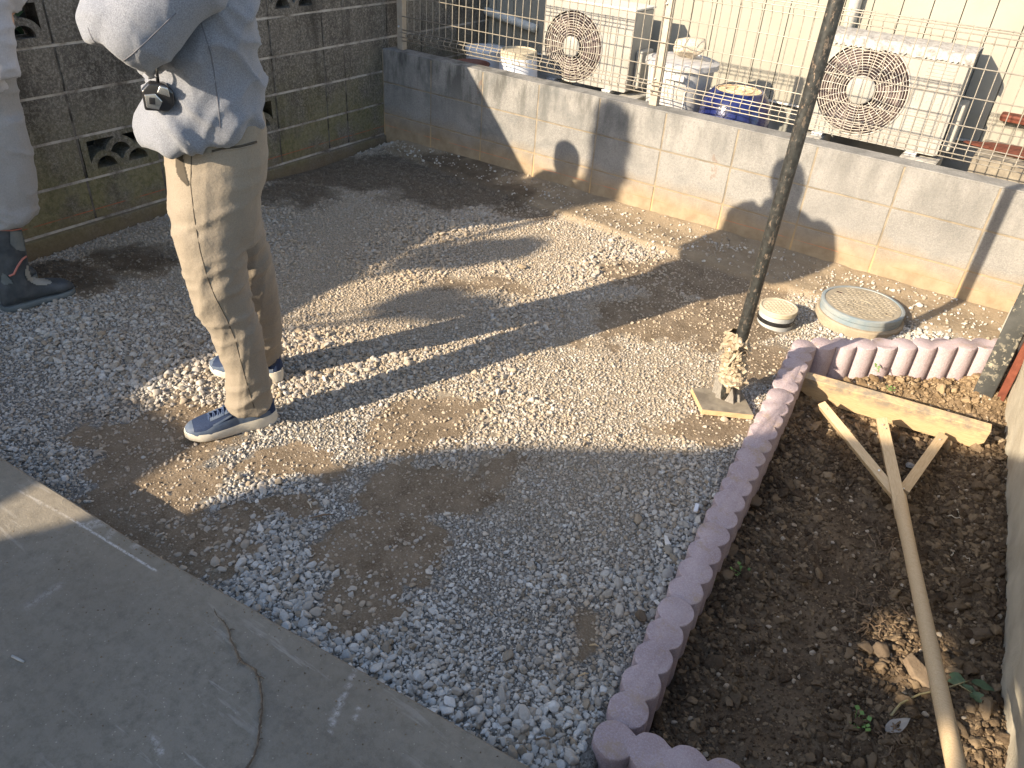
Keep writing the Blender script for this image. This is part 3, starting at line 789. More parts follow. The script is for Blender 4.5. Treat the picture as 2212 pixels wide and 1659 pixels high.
# ================================================================== RIGHT FOUNDATION
yy = np.linspace(-4.6, -.3, 170); zz = np.linspace(-.95, .35, 46)
Vv = []
for y in yy:
    for z in zz:
        x = right_wall_x(y) - .12 * (z + .7) + .012 * vfbm(np.array([y]), np.array([z]), 3)[0] + .006 * vfbm(np.array([y]), np.array([z]), 16, 4)[0]
        if z < -.60: x += .012 * vfbm(np.array([y]), np.array([z]), 7, 9)[0]
        Vv.append((x, y, z))
n1, n2 = len(yy), len(zz); idx = np.arange(n1 * n2).reshape(n1, n2)
Ff = [tuple(q) for q in np.stack([idx[:-1, :-1], idx[:-1, 1:], idx[1:, 1:], idx[1:, :-1]], -1).reshape(-1, 4)]
base = len(Vv)
Vv += [(5.2, -4.6, -.95), (5.2, -4.6, .35), (5.2, -.3, .35), (5.2, -.3, -.95)]
Ff += [tuple([int(i) for i in idx[:, -1]] + [base + 2, base + 1]), tuple([int(i) for i in idx[-1, :]][::-1] + [base + 3, base + 2]), tuple([int(i) for i in idx[0, :]] + [base + 1, base])]
rw = wmesh('house_foundation', Vv, Ff, M['foundation'], None, True); tag(rw, 'rough pale concrete foundation face along the right edge of the planting bed', 'wall')
autosmooth(rw, 50)
# ================================================================== GRAVEL (scattered stones, stuff)
def stone_mesh(seed, mat, cuts=12, sub=3, rough=.10, smooth=True):
    r = random.Random(seed); bm = bmesh.new(); bmesh.ops.create_icosphere(bm, subdivisions=sub, radius=1.0)
    pl = []
    for _ in range(cuts):
        n = Vector((r.gauss(0, 1), r.gauss(0, 1), r.gauss(0, 1))).normalized(); pl.append((n, r.uniform(.48, .84)))
    sx, sy, sz = r.uniform(.85, 1.25), r.uniform(.7, 1.0), r.uniform(.5, .75)
    for v in bm.verts:
        p = v.co.copy()
        for n, d in pl:
            k = p.dot(n)
            if k > d: p -= n * (k - d) * .92
        p *= 1 + rough * noise.noise(p * 1.6 + Vector((seed, 0, 0))) + rough * .4 * noise.noise(p * 5 + Vector((0, seed, 0)))
        v.co = Vector((p.x * sx, p.y * sy, p.z * sz))
    me = bpy.data.meshes.new('stone'); bm.to_mesh(me); bm.free(); me.materials.append(mat)
    if smooth: me.shade_smooth()
    return me
def source(name, mat, n, seed, **k):
    c = bpy.data.collections.new(name)
    for i in range(n):
        o = bpy.data.objects.new('stone_source', stone_mesh(seed + i, mat, **k)); c.objects.link(o)
    return c
def scatter(name, P, S, idx, coll, mat, label_kind='stuff', **attrs):
    n = len(P); me = bpy.data.meshes.new(name); me.vertices.add(n); me.vertices.foreach_set('co', P.astype(np.float32).ravel()); me.update()
    a = me.attributes.new('scl', 'FLOAT_VECTOR', 'POINT'); a.data.foreach_set('vector', S.astype(np.float32).ravel())
    rot = np.stack([rng.normal(0, .5, n), rng.normal(0, .5, n), rng.uniform(0, 6.283, n)], -1)
    a = me.attributes.new('rotv', 'FLOAT_VECTOR', 'POINT'); a.data.foreach_set('vector', rot.astype(np.float32).ravel())
    a = me.attributes.new('pick', 'INT', 'POINT'); a.data.foreach_set('value', idx.astype(np.int32))
    for k, v in attrs.items(): fattr(me, k, v)
    o = bpy.data.objects.new(name, me); COL.objects.link(o)
    ng = bpy.data.node_groups.new(name, 'GeometryNodeTree')
    ng.interface.new_socket('Geometry', in_out='INPUT', socket_type='NodeSocketGeometry'); ng.interface.new_socket('Geometry', in_out='OUTPUT', socket_type='NodeSocketGeometry')
    N = ng.nodes; gi = N.new('NodeGroupInput'); go = N.new('NodeGroupOutput')
    ip = N.new('GeometryNodeInstanceOnPoints'); ci = N.new('GeometryNodeCollectionInfo')
    ci.inputs['Collection'].default_value = coll; ci.inputs['Separate Children'].default_value = True; ci.inputs['Reset Children'].default_value = True
    def na(nm, ty):
        x = N.new('GeometryNodeInputNamedAttribute'); x.data_type = ty; x.inputs['Name'].default_value = nm
        return [s for s in x.outputs if s.enabled and s.name == 'Attribute'][0]
    L = ng.links
    L.new(gi.outputs[0], ip.inputs['Points']); L.new(ci.outputs[0], ip.inputs['Instance']); ip.inputs['Pick Instance'].default_value = True
    L.new(na('pick', 'INT'), ip.inputs['Instance Index']); L.new(na('scl', 'FLOAT_VECTOR'), ip.inputs['Scale'])
    e = N.new('FunctionNodeEulerToRotation'); L.new(na('rotv', 'FLOAT_VECTOR'), e.inputs[0]); L.new(e.outputs[0], ip.inputs['Rotation'])
    L.new(ip.outputs[0], go.inputs[0])
    md = o.modifiers.new('scatter', 'NODES'); md.node_group = ng
    tag(o, kind='stuff'); return o
SRC = source('gravel_sources', M['stone'], 14, 100)
CLD = source('clod_sources', M['clod'], 10, 300, cuts=6, rough=.42)
def jitter(x0, x1, y0, y1, s):
    gx, gy = np.meshgrid(np.arange(x0, x1, s), np.arange(y0, y1, s), indexing='ij')
    gx = gx.ravel() + rng.uniform(-.5, .5, gx.size) * s * .95; gy = gy.ravel() + rng.uniform(-.5, .5, gy.size) * s * .95
    return gx, gy
def inside_yard(x, y):
    _, _, inb, st = ground_height(x, y)
    d1 = (x - KP[0][0]) * KD[1] - (y - KP[0][1]) * KD[0]; d2 = (x - BP0[0]) * BD[1] - (y - BP0[1]) * BD[0]
    near_left = (np.abs(d1) < .055) & (d2 > -.06) ; near_back = (np.abs(d2) < .058) & (d1 > -.06)
    ok = (inb < .02) & ~near_left & ~near_back & (y > slaby(x) + .006) & (x > .02) & (y < -.01)
    ok &= ~((d1 > 0) & (d2 > 0) & (y > -3.1))
    return ok, st
MHC = [(3.268, -.372, .195), (2.968, -.655, .098)]
def yard(s, r0, r1, cov, big=0):
    x, y = jitter(-.02, 4.2, -3.35, 0, s); ok, st = inside_yard(x, y)
    x, y, st = x[ok], y[ok], st[ok]
    dirt = np.clip(field(PE, x, y) + field(DE, x, y), 0, 1); dirt = np.clip(dirt + .45 * vfbm(x, y, 11, 2), 0, 1.1)
    sz = .92 + .35 * np.clip(vfbm(x, y, 2.2, 7) * 1.6, -.6, .9)
    u0 = onz(1000, 1470, -.64)[:2]; sz += .42 * np.exp(-(((x - u0[0]) / .62) ** 2 + ((y - u0[1] + .05) / .20) ** 2))
    u1 = onz(1330, 1330, -.64)[:2]; sz += .35 * np.exp(-(((x - u1[0]) / .14) ** 2 + ((y - u1[1]) / .5) ** 2))
    cmp_ = np.exp(-(((x - 1.25) / .85) ** 2 + ((y + 1.35) / .75) ** 2)); sz = sz          # trodden fine area
    fine = onz(1300, 1370, -.64)[:2]; fz = np.exp(-(((x - fine[0]) / .12) ** 2 + ((y - fine[1]) / .16) ** 2)); sz -= .45 * fz
    sz = np.clip(sz, .55, 1.45)
    p = cov * (1 - np.clip((dirt - .15) * 1.5, 0, .82)) * (1 - .93 * np.clip(st, 0, 1))
    if big: p *= np.clip((sz - .85) * 1.3, .02, 1)
    keep = rng.random(len(x)) < p
    for cx, cy, r in MHC: keep &= np.hypot(x - cx, y - cy) > r
    x, y, sz, dirt = x[keep], y[keep], sz[keep], dirt[keep]
    n = len(x); r = (r0 + (r1 - r0) * rng.random(n) ** 2.0) * sz
    wet = np.clip(field(DE, x, y) * 1.0 + rng.normal(0, .12, n), 0, 1)
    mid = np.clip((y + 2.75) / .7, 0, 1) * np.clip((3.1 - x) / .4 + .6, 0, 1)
    z, *_ = ground_height(x, y)
    S = np.stack([r, r, r], -1) * rng.uniform(.78, 1.25, (n, 3))
    P = np.stack([x, y, z + r * (.05 + .38 * rng.random(n)) * (1 - .9 * np.clip(dirt, 0, 1)) + (.003 if big else 0) * (dirt < .3)], -1)
    tint = np.clip(rng.beta(1.7, 1.7, n) , 0, 1)
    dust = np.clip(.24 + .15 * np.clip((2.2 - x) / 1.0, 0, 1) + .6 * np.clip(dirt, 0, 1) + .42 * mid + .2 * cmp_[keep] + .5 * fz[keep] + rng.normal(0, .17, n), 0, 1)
    return P, S, tint, dust, wet
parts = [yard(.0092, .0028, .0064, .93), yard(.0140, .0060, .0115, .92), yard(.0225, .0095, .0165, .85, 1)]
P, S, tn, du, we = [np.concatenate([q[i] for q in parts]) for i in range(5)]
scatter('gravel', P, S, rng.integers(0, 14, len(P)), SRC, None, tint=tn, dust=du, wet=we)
# loose stones along the dirt ledge
x = rng.uniform(.2, 4.0, 420); y = footy(x) * rng.random(420) ** .7 - .01; ok, st = inside_yard(x, y); x, y = x[ok], y[ok]
for cx, cy in [(2.37, -.13), (2.55, -.11), (3.15, -.10), (1.5, -.16)]:
    x = np.append(x, rng.normal(cx, .07, 26)); y = np.append(y, np.clip(rng.normal(cy, .03, 26), -.3, -.015))
z, *_ = ground_height(x, y); r = rng.uniform(.003, .011, len(x)) 
scatter('loose_gravel', np.stack([x, y, z + r * .3], -1), np.stack([r, r, r], -1), rng.integers(0, 14, len(x)), SRC, None, tint=rng.random(len(x)), dust=rng.uniform(.3, .8, len(x)))
# clods and pebbles in the bed
def bed_pts(s, p):
    x, y = jitter(3.15, 4.25, -3.5, -.1, s); _, _, inb, _ = ground_height(x, y)
    d = np.array([in_bed(a, b) for a, b in zip(x, y)])
    ok = (inb > .9) & (x < right_wall_x(y) + .03) & (d > .045) & (rng.random(len(x)) < p) & (y > -3.0)
    return x[ok], y[ok]
Ps, Ss = [], []
for s, p, r0, r1 in ((.0085, .8, .0022, .006), (.016, .75, .005, .012), (.030, .55, .009, .020), (.075, .35, .018, .030)):
    x, y = bed_pts(s, p); z, *_ = ground_height(x, y); n = len(x)
    r = (r0 + (r1 - r0) * rng.random(n) ** 1.8)
    tr = np.exp(-((x - 3.62) / .12) ** 2) * (y < -1.5); r *= (1 - .4 * tr)
    Ps.append(np.stack([x, y, z + r * .28], -1)); Ss.append(np.stack([r, r, r * rng.uniform(.7, 1.1, n)], -1))
P, S = np.concatenate(Ps), np.concatenate(Ss)
scatter('soil_clods', P, S, rng.integers(0, 10, len(P)), CLD, None, tint=rng.random(len(P)) ** 1.3, dry=dry_lit(P[:, 0], P[:, 1]))
x, y = bed_pts(.034, .24); z, *_ = ground_height(x, y); n = len(x); r = rng.uniform(.003, .0105, n)
scatter('pebbles', np.stack([x, y, z + r * .45], -1), np.stack([r, r, r], -1), rng.integers(0, 14, n), SRC, None, tint=rng.random(n) * .5, dust=rng.uniform(.7, 1, n))
# crumbs on the slab
n = 700; x = rng.uniform(.9, 3.4, n); y = slaby(x) - .01 - rng.random(n) ** 2.0 * 1.0; r = rng.uniform(.0008, .0024, n)
scatter('slab_crumbs', np.stack([x, y, np.full(n, SLAB_Z) + r * .4], -1), np.stack([r, r, r], -1), rng.integers(0, 10, n), CLD, None, tint=rng.uniform(.2, 1, n))

# ---- larger single stones and lumps one can point at
def lump(name, u, v, r, mat, seed, label, cat, sc=(1, 1, .7), zoff=0, src=None):
    p = onz(u, v, -.66); z = gh(p[0], p[1]); p = onz(u, v, z + r * .3)
    me = stone_mesh(seed, mat, cuts=8, rough=.22)
    o = link(name, me, loc=(p[0], p[1], z + r * sc[2] * .45 + zoff), rot=(0, 0, seed)); o.scale = (r * sc[0], r * sc[1], r * sc[2]); tag(o, label, cat); return o
M['stone_grey'] = simple('single_grey_stone', (.27, .26, .24), (.37, .36, .34), 30, .9, .002)
M['stone_brown'] = simple('single_brown_stone', (.15, .11, .075), (.21, .16, .11), 30, .95, .003)
M['stone_tan'] = simple('single_tan_stone', (.36, .27, .17), (.45, .36, .25), 30, .95, .003)
lump('stone', 1872, 1397, .026, M['stone_brown'], 11, 'brown grey angular stone in the soil left of the rake handle, left one of two', 'stone')
lump('stone', 1902, 1405, .036, M['stone_brown'], 12, 'grey brown lump next to the angular stone left of the rake handle', 'stone')
lump('stone', 1965, 1008, .020, M['stone_grey'], 13, 'light grey stone between the rake handle and its right brace', 'stone', zoff=.005)
lump('stone', 1576, 1187, .030, M['stone_brown'], 14, 'brown lump in the soil close to the log edging, left part of the bed', 'stone')
lump('stone', 1748, 1008, .018, M['stone_tan'], 15, 'sunlit tan stone below the left end of the rake head', 'stone')
lump('stone', 2012, 957, .018, M['stone_grey'], 16, 'pale stone under the right brace of the rake', 'stone')
lump('stone', 2160, 950, .020, M['stone_tan'], 17, 'sunlit tan stone right of the rake head against the foundation', 'stone')
lump('stone', 1385, 1337, .019, M['stone_brown'], 18, 'dark brown round stone touching the log edging', 'stone', zoff=.012)
lump('stone', 1128, 578, .022, M['stone_tan'], 19, 'largest pale stone on the sunlit gravel left of the manholes', 'stone', zoff=.006)
lump('stone', 1068, 690, .020, M['stone_grey'], 20, 'grey stone in the long leg shadow on the gravel', 'stone', zoff=.006)
lump('stone', 1460, 455, .018, M['stone_grey'], 21, 'loose grey stone lying on the mud ledge at the wall foot', 'stone', zoff=.004)
lump('soil_lump', 1625, 1080, .034, M['clod'] if False else M['stone_brown'], 22, 'rounded brown soil lump in the shaded bed beside the log edging', 'clod')
lump('soil_lump', 2118, 1368, .030, M['stone_brown'], 23, 'brown soil lump right of the rake handle above the leafy sprig', 'clod')
lump('soil_lump', 2095, 895, .034, M['stone_brown'], 24, 'dark soil lump behind the right end of the rake head', 'clod')
sh = MB().prism([(-.020, .008), (.013, -.013), (.023, .003), (.004, .007), (-.012, .015)], -.004, .004).make('tile_shard', M['shard'])
p = onz(1438, 1170, gh(*onz(1438, 1170, -.64)[:2]) + .012); sh.location = p + np.array([0, 0, .004]); sh.rotation_euler = (.15, -.1, -.5); bevel(sh.data, .0012, 1); tag(sh, 'pale triangular shard lying on the gravel beside the log edging', 'shard')
sh = MB().prism([(-.007, .017), (.006, .016), (.008, -.012), (-.005, -.016)], -.005, .006).make('tile_shard', M['white_plastic'])
p = onz(1503, 1100, gh(*onz(1503, 1100, -.64)[:2]) + .02); sh.location = p + np.array([0, 0, .004]); sh.rotation_euler = (.35, .1, .2); bevel(sh.data, .002, 1); tag(sh, 'small white plastic chip wedged between gravel and log edging', 'chip')
for i, (u, v, L_, rz, mt, lb) in enumerate([(1260, 1458, .030, .9, 'woodchip', 'pale wood splinter on fine gravel near the near corner, upper one of two'), (1283, 1395, .024, .5, 'woodchip', 'pale wood splinter on fine gravel by the log edging, small slanted one'),
                              (695, 1115, .075, .9, 'root', 'thin brown stick lying across the dark dirt patch'), (1172, 1597, .035, .7, 'stone_brown', 'dark brown bark scrap on the gravel by the slab edge'), (668, 1090, .035, -.4, 'root_pale', 'short pale straw on the shaded gravel left of the dirt patch')]):
    p = onz(u, v, -.65); z = gh(p[0], p[1]) + .014; p = onz(u, v, z)
    d = np.array([math.cos(rz), math.sin(rz), 0]) * L_ / 2
    b = MB(); b.tube([p - d, p + d * .1 + [0, .003, .003], p + d], [.0018, .0032, .0012], 6)
    o = b.make('wood_scrap', M[mt], smooth=True); tag(o, lb, 'stick')

# ---- twig on the slab and a small grey stick
def S_(u, v, h=.004): return onz(u, v, SLAB_Z + h)
pts = [(462, 1320), (472, 1333), (486, 1345), (494, 1362), (498, 1380), (508, 1398), (513, 1415), (524, 1430), (540, 1438), (552, 1448), (558, 1462), (563, 1485), (566, 1510), (565, 1540), (561, 1570), (558, 1600), (552, 1625), (540, 1648), (528, 1662), (515, 1680)]
P = []
for k in range(len(pts) - 1):
    for t_ in (0, .33, .66):
        u = pts[k][0] * (1 - t_) + pts[k + 1][0] * t_ + random.uniform(-1.5, 1.5); v = pts[k][1] * (1 - t_) + pts[k + 1][1] * t_
        P.append(S_(u, v, .0045 + random.uniform(-.001, .002)))
b = MB(); b.tube(P, [max(.0012, .0033 * min(1, (i + 2) / 12)) * random.uniform(.55, .85) for i in range(len(P))], 7)
for (i, du, dv) in ((9, 14, -3), (20, -10, 12), (30, 12, 5), (38, -9, 10), (45, 10, -4), (50, -8, 16)):
    a_ = P[i]; e = a_ + (onz(560 + du, 1500 + dv, SLAB_Z) - onz(560, 1500, SLAB_Z)); b.tube([a_, (a_ + e) / 2 + [0, 0, .004], e], [.0022, .0015, .0006], 5)
b.tube([P[2], P[0] + [-.006, .004, .003]], [.0012, .0006], 5)
o = b.make('dry_vine_twig', M['twig'], smooth=True); tag(o, 'long thin crooked brown vine twig lying on the concrete slab', 'twig')
o = MB().tube([S_(26, 1417, .004), S_(40, 1424, .005), S_(52, 1430, .004)], [.0032, .0034, .0026], 8).make('short_stick', M['pvc_grey'], smooth=True); tag(o, 'short grey stick on the concrete slab near the left edge', 'stick')

# ---- roots in the bed
def bedroot(u, v, L_, mt, lb, n=7, r=.0022, ang=None, curl=1.0):
    p = onz(u, v, -.70); z = gh(p[0], p[1]); p = onz(u, v, z)
    a_ = random.uniform(0, 6.28) if ang is None else ang; Q = []
    x, y = p[0], p[1]
    for i in range(n):
        Q.append((x, y, gh(x, y) + .010 + .004 * math.sin(i * 1.9))); x += math.cos(a_) * L_ / n; y += math.sin(a_) * L_ / n; a_ += random.uniform(-.6, .6) * curl
    return Q, r
mass = MB()
for i in range(46):
    Q, r = bedroot(random.gauss(1905, 38), random.gauss(1300, 70), random.uniform(.03, .085), 'root', '', r=.0022); mass.tube(Q, [r * (1 - .1 * k) for k in range(len(Q))], 5)
for i in range(36):
    Q, r = bedroot(random.uniform(1450, 2165), random.uniform(900, 1640), random.uniform(.02, .06), 'root', '', r=.0015)
    if in_bed(Q[0][0], Q[0][1]) > .06: mass.tube(Q, [r * (1 - .1 * k) for k in range(len(Q))], 5)
for i in range(22):
    Q, r = bedroot(random.gauss(1925, 14), random.gauss(1590, 22), random.uniform(.03, .07), 'root', '', r=.0022); mass.tube(Q, [r * (1 - .1 * k) for k in range(len(Q))], 5)
o = mass.make('root_tangle', M['root'], smooth=True); tag(o, kind='stuff')
for (u, v, L_, an, lb) in [(2045, 1120, .06, -.2, 'pale thin root lying right of the rake handle, longest one'), (2062, 1108, .04, -.9, 'pale forked root crossing beside the rake handle'), (2052, 1205, .04, 1.2, 'short pale root upright right of the rake handle'), (2078, 1205, .035, .2, 'curved white root at the right of the bed'),
                           (1842, 1155, .03, 1.3, 'short white root in the middle of the shaded bed'), (1800, 935, .05, .2, 'pale root in the lit soil under the rake head'), (2128, 905, .05, -1.2, 'white curly root just past the right end of the rake head')]:
    Q, r = bedroot(u, v, L_, 'root_pale', lb, r=.0022, ang=an)
    o = MB().tube(Q, [r * (1 - .1 * k) for k in range(len(Q))], 6).make('root', M['root_pale'], smooth=True); tag(o, lb, 'root')
# little sprouts
for (u, v, s_, lb) in [(1600, 1240, .026, 'tiny green sprout near the log edging in the shaded soil'), (1515, 1255, .028, 'green seedling close to the log edging in the middle of the bed'), (1645, 1000, .016, 'single green seedling in the upper left of the bed'), (1898, 805, .03, 'green weed on the lit soil mound behind the rake head'), (1922, 845, .018, 'green tuft against the back edge of the rake head'), (1845, 1560, .03, 'green weed beside the dry leaf near the bottom')]:
    p = onz(u, v, -.70); z = gh(p[0], p[1]); p = onz(u, v, z)
    b = MB()
    for k in range(9):
        a_ = random.uniform(0, 6.28); h = s_ * random.uniform(.4, 1); q = p + np.array([math.cos(a_), math.sin(a_), .55]) * h; d = np.array([-math.sin(a_), math.cos(a_), .1]) * h * .3
        b.tube([p + [0, 0, .003], q], .0007, 4); m_ = q + (q - p) * .45
        b.add([q, m_ * .5 + q * .5 + d, m_, m_ * .5 + q * .5 - d], [(0, 1, 2, 3)])
    o = b.make('sprout', M['sprout'], fix=False); tag(o, lb, 'seedling')
# leafy sprig and dry leaf
def leaf_geo(base, dirv, L_, W_, curl, up=(0, 0, 1), n=9):
    d = Vector(dirv).normalized(); s_ = d.cross(Vector(up)).normalized(); u_ = s_.cross(d)
    V = []; F = []
    for i in range(n):
        t_ = i / (n - 1); w = W_ * math.sin(math.pi * min(1, t_ ** .8 * .98 + .02)) * (1 + .08 * math.sin(t_ * 25)); c_ = Vector(base) + d * L_ * t_ + u_ * (curl * t_ * t_ * L_)
        for k, f_ in enumerate((-1, -.5, 0, .5, 1)): V.append(c_ + s_ * w * f_ + u_ * (abs(f_) * w * .35 + .002 * math.sin(i * 2.1 + k)))
    for i in range(n - 1):
        for k in range(4): F.append((i * 5 + k, i * 5 + k + 1, i * 5 + 6 + k, i * 5 + 5 + k))
    return V, F
def BZ(u, v, h=.012):
    p = onz(u, v, -.70); z = gh(p[0], p[1]); return onz(u, v, z + h)
sp_ = empty('leafy_sprig', tuple(BZ(2110, 1480, .0))); tag(sp_, 'broken leafy sprig with four grey green leaves lying right of the rake handle', 'plant')
b = MB(); b.tube([BZ(1925, 1545, .03), BZ(1945, 1520, .025), BZ(1985, 1500, .015), BZ(2030, 1490, .015), BZ(2070, 1478, .02), BZ(2095, 1470, .02)], [.0035, .003, .0026, .0024, .002, .0016], 7)
b.tube([BZ(2070, 1478, .02), BZ(2105, 1500, .02)], .0014, 5)
b.make('stem', M['stem'], sp_, True, world=True)
for (a_, e_, w_) in [((2085, 1470), (2043, 1468), .021), ((2098, 1472), (2152, 1492), .015), ((2100, 1496), (2120, 1518), .019), ((2080, 1480), (2112, 1500), .011)]:
    A, B = BZ(*a_, .022), BZ(*e_, .016); V, F = leaf_geo(A, B - A, np.linalg.norm(B - A) * 1.05, w_, -.1)
    o = wmesh('leaf', V, F, M['leaf'], sp_, True)
dl = BZ(1915, 1590, .02); A, B = BZ(1912, 1580, .012), BZ(1985, 1550, .022)
V, F = leaf_geo(A, B - A, .070, .018, .28); V = [(x, y, z + .006 * math.sin(40 * x) * math.cos(55 * y)) for x, y, z in V]
o = wmesh('dry_leaf', V, F, M['leaf_dead'], None, True); tag(o, 'curled dry grey leaf on the soil left of the rake handle', 'leaf')

fl = MB().prism([(-.055, .012), (.02, .022), (.06, -.012), (.0, -.03), (-.05, -.014)], -.012, .012).make('flat_stone', M['stone_brown']); p = BZ(1990, 1455, .012); fl.location = p; fl.rotation_euler = (.1, .2, -.5); bevel(fl.data, .004); tag(fl, 'flat brown stone in the sunlit spot under the rake handle', 'stone')
# ================================================================== RAKE (wooden T-shaped ground leveller)
rk = empty('wooden_rake', (3.55, -1.03, -.64)); tag(rk, 'wooden T shaped ground leveller with new wood head lying on the planting bed', 'rake')
A = np.array(onz(1725, 801, -.597)); B = np.array(onz(2141, 920, -.597))
dx_ = (B - A); Lh = np.linalg.norm(dx_); dx_ /= Lh; back = np.array([-dx_[1], dx_[0], 0])
mid = (A + B) / 2
hd = empty('tmp')
bpy.data.objects.remove(hd)
hh, tt = .110, .040
poly = [(-Lh / 2, 0), (Lh / 2, 0), (Lh / 2, -hh * .62), (Lh / 2 - .035, -hh), (-Lh / 2 + .085, -hh), (-Lh / 2, -hh * .50)]
b = MB().prism(poly, 0, tt, axis='y')
o = link('head_board', b.mesh(), M['wood_dirty'], rk); fixnormals(o.data); bevel(o.data, .0022, 2)
ang = math.atan2(dx_[1], dx_[0])
o.rotation_euler = (math.radians(14), 0, ang); fr = mid - back * tt
o.location = Vector(fr) - rk.location
def wbar(name, p, q, w, h, mat, up=(0, 0, 1), w2=None, h2=None, roll=0):
    p, q = Vector(p), Vector(q); d = (q - p).normalized(); s_ = d.cross(Vector(up)).normalized(); u_ = s_.cross(d)
    if roll: R_ = Matrix.Rotation(roll, 3, d); s_ = R_ @ s_; u_ = R_ @ u_
    L_ = (q - p).length; w2 = w2 or w; h2 = h2 or h
    b = MB(); V = []
    for (t_, ww, h_) in ((0, w, h), (L_, w2, h2)):
        for a_, c_ in ((-1, -1), (1, -1), (1, 1), (-1, 1)): V.append((t_, a_ * ww / 2, c_ * h_ / 2))
    b.add(V, [(0, 1, 2, 3), (4, 7, 6, 5), (0, 4, 5, 1), (1, 5, 6, 2), (2, 6, 7, 3), (3, 7, 4, 0)])
    me = b.mesh(); bevel(me, .0016, 2)
    o = link(name, me, mat, rk); o.matrix_local = Matrix.Translation(p - rk.location) @ Matrix((d, s_, u_)).transposed().to_4x4()
    return o
h0 = onz(1905, 912, -.640); h1 = onz(1944, 1068, -.628); 
hE = CAM + ray(2064, 1640) * 1.47; hE = onz(2063, 1646, -.43); hX = onz(2092, 1800, -.385)
wbar('handle', h0, onz(1947, 1110, -.620), .038, .042, M['wood'], roll=.35)
hS = np.array(onz(1941, 1072, -.628)); hD = np.array(hE) - hS
cps = [hS + hD * k for k in (0, .12, .30, .6, 1.0, 1.12)]
rr = [.0240, .0215, .0192, .0192, .0195, .0195]
b = MB(); PP = []; RR = []
for i in range(len(cps) - 1):
    for t_ in (0, .25, .5, .75): PP.append(np.array(cps[i]) * (1 - t_) + np.array(cps[i + 1]) * t_); RR.append(rr[i] * (1 - t_) + rr[i + 1] * t_)
PP.append(cps[-1]); RR.append(rr[-1])
b.tube(PP, RR, 14)
sf = link('shaft', b.mesh(), M['wood'], rk, True); a = arr(sf.data); a -= np.array(rk.location); setarr(sf.data, a)
wbar('brace', onz(1776, 876, -.645), onz(1936, 1072, -.640), .030, .033, M['wood'], roll=.5)
wbar('brace', onz(2036, 942, -.655), onz(1950, 1062, -.640), .035, .022, M['wood'], roll=-.15)
nl = MB().tube([onz(1899, 1016, -.626), onz(1899, 1016, -.616)], .0035, 8).make('screw', M['bracket'], rk, world=True)

for (u_, v_, z_) in ((1906, 918, -.612), (1912, 926, -.612), (1786, 884, -.628), (2030, 950, -.640), (1930, 1058, -.618), (1952, 1056, -.618)):
    q = np.array(onz(u_, v_, z_)); MB().tube([q, q + [0, 0, .003]], .0032, 8).make('nail', M['bracket'], rk, world=True)

# ================================================================== BLACK POLE on a plywood plate
gzp = gh(3.02, -1.40)
pl = empty('black_prop_pole', (3.0, -1.43, gzp)); tag(pl, 'chipped black painted steel pole with torn wrapping at its foot on a plywood plate', 'pole')
top = onplane(1809, -5, (0, -1.43, 0), (0, 1, 0)); bot = onplane(1606, 715, (0, -1.43, 0), (0, 1, 0))
pd = (np.array(top) - np.array(bot)); 
P0_ = np.array(bot) - pd * .27; P1_ = np.array(bot) + pd * 2.2
b = MB(); PP = [P0_ + (P1_ - P0_) * k / 40 for k in range(41)]; b.tube(PP, .0225, 20)
b.make('pipe', M['pole'], pl, True, world=True)
c_ = [onz(u, v, gzp + .028) for u, v in [(1494, 838), (1517, 885), (1628, 897), (1600, 842)]]
c_ = [np.array(p) for p in c_]
b = MB(); b.add([p - [0, 0, .020] for p in c_] + c_, [(3, 2, 1, 0), (4, 5, 6, 7), (0, 1, 5, 4), (1, 2, 6, 5), (2, 3, 7, 6), (3, 0, 4, 7)])
o = b.make('base_plate', M['ply_edge'], pl, world=True); 
b = MB(); cc_ = sum(c_) / 4; q_ = [cc_ + (p - cc_) * .992 + [0, 0, .0018] for p in c_]; b.add([p - [0, 0, .0016] for p in q_] + q_, [(3, 2, 1, 0), (4, 5, 6, 7), (0, 1, 5, 4), (1, 2, 6, 5), (2, 3, 7, 6), (3, 0, 4, 7)])
b.make('plate_face', M['ply'], pl, world=True)
zt_ = gzp + .030
for (u0, v0, u1, v1, w) in [(1556, 860, 1560, 798, .036), (1576, 868, 1578, 804, .034), (1593, 866, 1592, 812, .022), (1546, 848, 1554, 804, .024)]:
    p = np.array(onz(u0, v0, zt_)); yy_ = p[1]; q = np.array(onplane(u1, v1, (0, yy_ + .02, 0), (0, 1, 0)))
    V = []
    for s_ in (0, 1):
        c0_ = p if s_ == 0 else q; w_ = w if s_ == 0 else w * .8
        for a_, b_ in ((-1, -1), (1, -1), (1, 1), (-1, 1)): V.append(c0_ + np.array([a_ * w_ / 2, b_ * .006, 0]))
    MB().add(V, [(0, 1, 2, 3), (4, 7, 6, 5), (0, 4, 5, 1), (1, 5, 6, 2), (2, 6, 7, 3), (3, 7, 4, 0)]).make('wood_splint', M['grey_wood'], pl, world=True)
